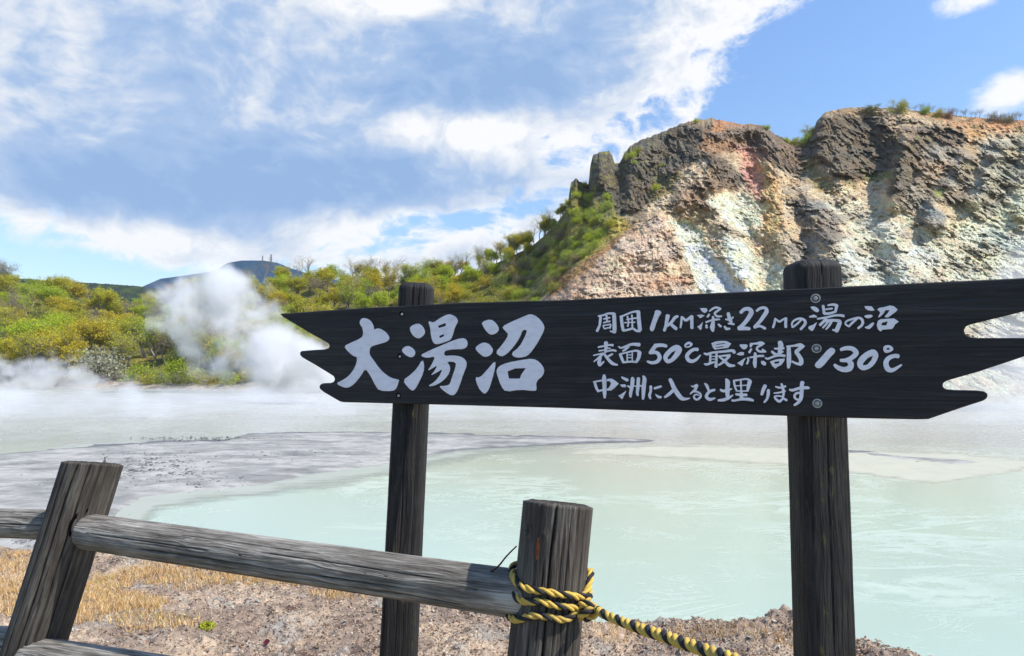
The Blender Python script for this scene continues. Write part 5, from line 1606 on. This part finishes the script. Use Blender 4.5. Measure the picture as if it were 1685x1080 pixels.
# dry grass
m_grass, nt, b = material('dry_grass', .8, .2)
link(nt, mixc(nt, 1.0, attr_col(nt).outputs['Color'], noise(nt, coord(nt), 30, 3).lin(0, 1, .6, 1.4), 'MULTIPLY'), b.inputs['Base Color'])
GZ = [  # (px, py, rx, ry, density)
    (40, 920, 70, 16, .9), (20, 965, 60, 30, .7), (230, 945, 80, 14, .9), (330, 935, 140, 13, 1), (430, 950, 110, 12, 1), (170, 965, 50, 18, .8), (160, 1005, 60, 22, 1), (215, 1005, 60, 22, 1), (130, 1040, 50, 22, .8), (560, 975, 60, 10, .5),
    (300, 960, 60, 10, .4), (20, 1010, 50, 30, .5), (250, 1050, 80, 25, .25), (990, 1040, 60, 10, .25), (1200, 1040, 120, 12, .2), (1330, 1060, 60, 12, .15)]


def blades(name, n, hmin, hmax, cols, zones, label, cat, wbase=.0011, lean=.45):
    P = []
    for cx, cy, rx, ry, dn in zones:
        k = int(n * dn * rx * ry / 6000)
        for _ in range(k):
            a = g.uniform(0, 6.283); r_ = math.sqrt(g.uniform()) 
            px = cx + math.cos(a) * r_ * rx; py = cy + math.sin(a) * r_ * ry
            P.append((px, py))
    out = []
    tuft = fbm(np.array([p[0] for p in P]) / 9, np.array([p[1] for p in P]) / 4, 3, .6)
    V = []; C = []
    pts = []
    for (px, py), tf in zip(P, tuft):
        if tf < .02 + g.uniform(-.16, .16): continue
        d = ray(px, max(py, 900)); u = d.x
        ye = np.interp(u, ex, ey)
        yy = min((EZ * .8 - CAMZ) / d.z, ye * .99); pts.append((u * yy, yy, (yy - .3) / (ye - .3)))
    A = np.array(pts); z = bank_z(A[:, 0], A[:, 1], A[:, 2]); m = len(A)
    h = g.uniform(hmin, hmax, m); az_ = g.uniform(0, 6.283, m); ln = g.uniform(.1, 1, m) * lean
    dx, dy = np.cos(az_) * ln * h, np.sin(az_) * ln * h
    w = wbase * g.uniform(.7, 1.5, m); fa = g.uniform(0, 6.283, m); wx_, wy_ = np.cos(fa) * w, np.sin(fa) * w
    B = np.stack([A[:, 0], A[:, 1], z - .005], -1)
    M_ = B + np.stack([dx * .35, dy * .35, h * .6], -1); Tp = B + np.stack([dx, dy, h], -1)
    Wv = np.stack([wx_, wy_, 0 * w], -1)
    V = np.stack([B - Wv, B + Wv, M_ + Wv * .8, M_ - Wv * .8, Tp], 1)
    idx = (np.arange(m) * 5)[:, None]
    F4 = np.concatenate([idx + np.array([0, 1, 2]), idx + np.array([0, 2, 3]), idx + np.array([3, 2, 4])])
    ci = g.integers(0, len(cols), m); C = np.repeat(np.array(cols)[ci] * g.uniform(.7, 1.3, (m, 1)), 5, 0)
    o = mesh_np(name, V.reshape(-1, 3), F4, m_grass, smooth=False, colors=C); tag(o, label, cat, kind='stuff')


blades('dry_grass', 34000, .02, .075, [(.70, .40, .15), (.74, .50, .24), (.52, .28, .10), (.80, .64, .40), (.34, .18, .09), (.56, .46, .18)], GZ, 'orange dry grass growing in tufts on the bank', 'grass', lean=.8)
blades('green_grass', 3000, .03, .08, [(.30, .30, .06), (.40, .36, .08)], [(165, 955, 25, 12, 1), (170, 975, 18, 10, 1), (270, 1040, 60, 12, .6)], 'few green blades among the dry grass', 'grass')
# moss cushion
bm = bmesh.new()
c = bank_at(341, 1036)
for _ in range(420):
    a = random.uniform(0, 6.28); r_ = math.sqrt(random.random())
    x, y = c.x + math.cos(a) * r_ * .060, c.y + math.sin(a) * r_ * .07; h = .035 * (1 - r_ * r_) + .012
    q = [Vector((x + random.gauss(0, .007), y + random.gauss(0, .007), c.z + h * random.uniform(.2, 1))) for _ in range(3)]
    bm.faces.new([bm.verts.new(v) for v in q])
m_moss, nt, b = material('moss', .9, .1); link(nt, ramp(nt, noise(nt, coord(nt), 90, 3), [(.35, (.17, .20, .02)), (.65, (.42, .43, .04))]), b.inputs['Base Color'])
me = bpy.data.meshes.new('moss_cushion'); bm.to_mesh(me); bm.free(); me.materials.append(m_moss)
o = bpy.data.objects.new('moss_cushion', me); COL.objects.link(o); tag(o, 'small bright yellow green moss cushion on the bank below the rail', 'moss')
# dark red leaf
c = bank_at(431, 1064)
V = [(0, 0, 0), (.015, .01, .008), (.034, .006, .014), (.046, 0, .012), (.034, -.012, .010), (.015, -.012, .004), (.02, 0, .0)]
me = bpy.data.meshes.new('fallen_leaf'); me.from_pydata([tuple(Vector(v) * 1.0 + c + Vector((0, 0, .025)) + Vector((0, 0, 1)) * v[1] * 1.2) for v in V], [], [(0, 1, 6), (1, 2, 6), (2, 3, 6), (3, 4, 6), (4, 5, 6), (5, 0, 6)])
m_lf, nt, b = material('dark_red_leaf', .6, .3); b.inputs['Base Color'].default_value = (.10, .018, .03, 1); me.materials.append(m_lf)
o = bpy.data.objects.new('fallen_leaf', me); COL.objects.link(o); tag(o, 'dark red fallen leaf on the soil', 'leaf')
# dark stones on the mud flat
g = np.random.default_rng(77)
bm = bmesh.new()
cnt = 0
V = []; Fa = []
icov = None
tmp = bmesh.new(); bmesh.ops.create_icosphere(tmp, subdivisions=1, radius=1); iv = np.array([v.co[:] for v in tmp.verts]); ifc = np.array([[v.index for v in f.verts] for f in tmp.faces]); tmp.free(); bm.free()
k = 0
for zx, zy, zrx, zry, n in ((250, 770, 85, 24, 1500), (330, 790, 60, 12, 250), (480, 750, 130, 8, 120), (120, 790, 90, 14, 120), (60, 870, 110, 26, 700), (90, 893, 90, 10, 400), (350, 722, 120, 3, 160)):
    for _ in range(n):
        px = zx + g.normal() * zrx * .5; py = zy + g.normal() * zry * .5
        if py < 716: continue
        p = plane_pt(px, py, WATER + .10); s = 7.0 / F * 50 * .055 * math.exp(g.normal() * .45) * 2.3 * (p.y / 45)
        V.append(iv * s * np.array([1.2, 1.2, .6]) * (1 + .25 * g.normal(size=iv.shape)) + np.array(p) + np.array([0, 0, s * .1])); Fa.append(ifc + k); k += len(iv)
m_stone, nt, b = material('dark_stone', .85, .2)
link(nt, ramp(nt, noise(nt, coord(nt), 1.5, 3), [(.35, (.085, .085, .088)), (.65, (.22, .215, .205))]), b.inputs['Base Color'])
o = mesh_np('mud_stones', np.vstack(V), np.vstack(Fa), m_stone, smooth=False); tag(o, 'dark stones strewn over the grey mud flat', 'stones', kind='stuff')

# ================================================================= STEAM
def steam_mat(name, dens, lo, hi, scale, stretch=(1, 1, 1), blobs=None, extra=None, det=5, step=.6, drift=(0, 0, 0), warp=1.0, albedo=.97, fall=.0, cap=1.15):
    m = bpy.data.materials.new(name); m.use_nodes = True; nt = m.node_tree
    nt.nodes.remove(nt.nodes['Principled BSDF'])
    v = nt.nodes.new('ShaderNodeVolumePrincipled'); v.inputs['Color'].default_value = (albedo, albedo, albedo * 1.005, 1); v.inputs['Anisotropy'].default_value = .1
    nt.links.new(v.outputs[0], nt.nodes['Material Output'].inputs['Volume'])
    geo = nt.nodes.new('ShaderNodeNewGeometry'); P = geo.outputs['Position']
    n = noise(nt, mapping(nt, P, stretch, drift), scale, det, .62, warp)
    d = n
    if blobs:
        sp = nt.nodes.new('ShaderNodeSeparateXYZ'); nt.links.new(P, sp.inputs[0])
        x, y, z = (S(nt, sp.outputs[i]) for i in range(3)); f = None
        for (c, r) in blobs:
            dx, dy, dz = (x - c[0]) / r, (y - c[1]) / (r * 1.1), (z - c[2]) / r
            q = ((dx * dx + dy * dy + dz * dz) * -1.3).f('EXPONENT'); f = q if f is None else f + q
        n2_ = noise(nt, mapping(nt, P, stretch, (31, 5, 2)), scale * .4, 2, .5)
        d = ((n - .5) * 5.0 + (n2_ - .5) * 2.4) + f.mn(cap) - fall
    out = d.ss(lo, hi) * dens
    if extra: out = out * extra(nt, P)
    link(nt, out, v.inputs['Density'])
    m.cycles.volume_step_rate = step
    return m


def hull(name, blobs, mat, label, grow_=1.45, voxel=1.2, rough=.0):
    bm = bmesh.new()
    for c, r in blobs: bmesh.ops.create_icosphere(bm, subdivisions=3, radius=r * grow_, matrix=Matrix.Translation(c) @ Matrix.Diagonal((1, 1.1, 1, 1)))
    me = bpy.data.meshes.new('tmp'); bm.to_mesh(me); bm.free()
    o = bpy.data.objects.new('tmp', me); COL.objects.link(o)
    md = o.modifiers.new('r', 'REMESH'); md.mode = 'VOXEL'; md.voxel_size = voxel
    dg = bpy.context.evaluated_depsgraph_get(); dg.update()
    me2 = bpy.data.meshes.new_from_object(o.evaluated_get(dg)); bpy.data.objects.remove(o)
    me2.name = name; me2.materials.clear(); me2.materials.append(mat)
    o = bpy.data.objects.new(name, me2); COL.objects.link(o)
    return tag(o, label, 'steam', kind='stuff')


def px_blobs(l, D, dz=0):
    out = []
    for px, py, r, *dd in l:
        d_ = D + (dd[0] if dd else 0); out.append((at(px, py, d_), r / F * d_))
    return out


PB = px_blobs([(358, 456, 36), (322, 462, 34), (385, 462, 30), (540, 640, 40, 2), (480, 590, 44, 2), (500, 640, 36), (440, 640, 34), (450, 575, 36), (555, 640, 42), (505, 622, 52, 3), (450, 610, 55), (475, 560, 46, 4), (520, 575, 38), (425, 560, 48, -3), (385, 595, 42), (370, 530, 52, 2), (335, 500, 52), (300, 520, 42, -2), (350, 465, 34, 2), (395, 490, 36),
               (310, 470, 36), (590, 655, 34), (310, 575, 34), (285, 545, 30), (345, 610, 32), (420, 500, 30), (275, 490, 26)], 168)
m_st = steam_mat('steam', .36, .62, 2.5, .15, blobs=PB, det=8, step=.3, warp=.3, albedo=.95, cap=1.9)
hull('steam_plume', PB, m_st, 'tall white steam plume billowing from the far shore left of the sign')
PB2 = px_blobs([(40, 622, 40), (75, 600, 26), (120, 620, 30), (150, 632, 28), (0, 628, 34), (100, 630, 34)], 196)
m_st2 = steam_mat('thin_steam', .12, .45, 1.4, .15, blobs=PB2, det=5, step=.5, warp=.2)
hull('steam_wisp', PB2, m_st2, 'low wisp of steam rising at the left shore')
PB3 = px_blobs([(1480, 690, 40), (1560, 690, 50), (1660, 690, 70), (1400, 690, 36), (1700, 600, 120), (1640, 640, 70), (1750, 500, 110), (1690, 470, 60), (1790, 640, 130), (1600, 660, 50), (1560, 670, 40)], 108)
m_st3 = steam_mat('drifting_steam', .05, .4, 1.6, .09, blobs=PB3, det=4, step=.6, warp=.2)
hull('steam_veil', PB3, m_st3, 'thin veil of steam in front of the right cliff foot', voxel=1.6)


import itertools
_r = random.Random(5)
PB4 = [(at(px, 662 + _r.uniform(-8, 8), 118 + _r.uniform(-8, 8)), _r.uniform(3.2, 4.6)) for px in range(-80, 1100, 42)] + [(at(px, 672 + _r.uniform(-6, 6), 92 + _r.uniform(-5, 5)), _r.uniform(2.2, 3.4)) for px in range(-60, 560, 55)]
m_st4 = steam_mat('shore_steam', .30, .55, 1.8, .13, stretch=(.7, 1, 1.1), blobs=PB4, det=5, step=.6, warp=.2, cap=1.3, albedo=.97)
hull('drifting_steam', PB4, m_st4, 'ragged band of low steam drifting along the far water behind the sign', voxel=1.0)


# low mist over the far half of the pond: a closed slab following the pond's surface
def mist_extra(nt, P):
    sp = nt.nodes.new('ShaderNodeSeparateXYZ'); nt.links.new(P, sp.inputs[0])
    x, y, z = (S(nt, sp.outputs[i]) for i in range(3))
    top = z.ss(WATER + .2, WATER + 3.4, 1, 0)
    nearb = (y + (x * .16).mx(-6.0).mn(7.0)).ss(56, 84, .0, 1)
    left = (x.ss(-70, 10, 1.6, 1.0) + x.ss(30, 70, 0, .5)) * y.ss(120, 165, 1, .10)
    nn = noise(nt, mapping(nt, P, (.35, .8, 1)), .05, 2).ss(.38, .60, .1, 1.4)
    return top * nearb * left * nn
m_mist = steam_mat('mist', .055, .36, .68, .16, albedo=.92, warp=.4, stretch=(.5, 1, 1.3), extra=mist_extra, det=4, step=.5)
bm = bmesh.new()
foot = [(-230, 150), (-75, 50), (-20, 54), (60, 54), (130, 75), (150, 112), (60, 142), (0, 146), (-45, 160), (-150, 176)]
lo_ = [bm.verts.new((x, y, WATER + .16)) for x, y in foot]; hi_ = [bm.verts.new((x, y, WATER + 3.5)) for x, y in foot]
bm.faces.new(lo_[::-1]); bm.faces.new(hi_)
for i in range(len(foot)): j = (i + 1) % len(foot); bm.faces.new((lo_[i], lo_[j], hi_[j], hi_[i]))
bmesh.ops.recalc_face_normals(bm, faces=bm.faces)
me = bpy.data.meshes.new('mist'); bm.to_mesh(me); bm.free(); me.materials.append(m_mist)
o = bpy.data.objects.new('mist', me); COL.objects.link(o); tag(o, 'low white mist lying over the far half of the pond', 'mist', kind='stuff')

# ================================================================= AIR
m_haze = bpy.data.materials.new('haze'); m_haze.use_nodes = True; nt = m_haze.node_tree
nt.nodes.remove(nt.nodes['Principled BSDF'])
v = nt.nodes.new('ShaderNodeVolumePrincipled'); v.inputs['Color'].default_value = (.78, .88, 1, 1); v.inputs['Density'].default_value = .00005; v.inputs['Anisotropy'].default_value = .2
nt.links.new(v.outputs[0], nt.nodes['Material Output'].inputs['Volume'])
bm = bmesh.new(); bmesh.ops.create_cube(bm, size=1)
for q_ in bm.verts:
    q_.co = ((-10500 if q_.co.x < 0 else 10500), (-4500 if q_.co.y < 0 else 15500), (WATER - 3.5 if q_.co.z < 0 else 460))
me = bpy.data.meshes.new('haze'); bm.to_mesh(me); bm.free(); me.materials.append(m_haze)
o = bpy.data.objects.new('haze', me); COL.objects.link(o); tag(o, 'thin blue air between the viewer and the far hills', 'haze', kind='stuff')
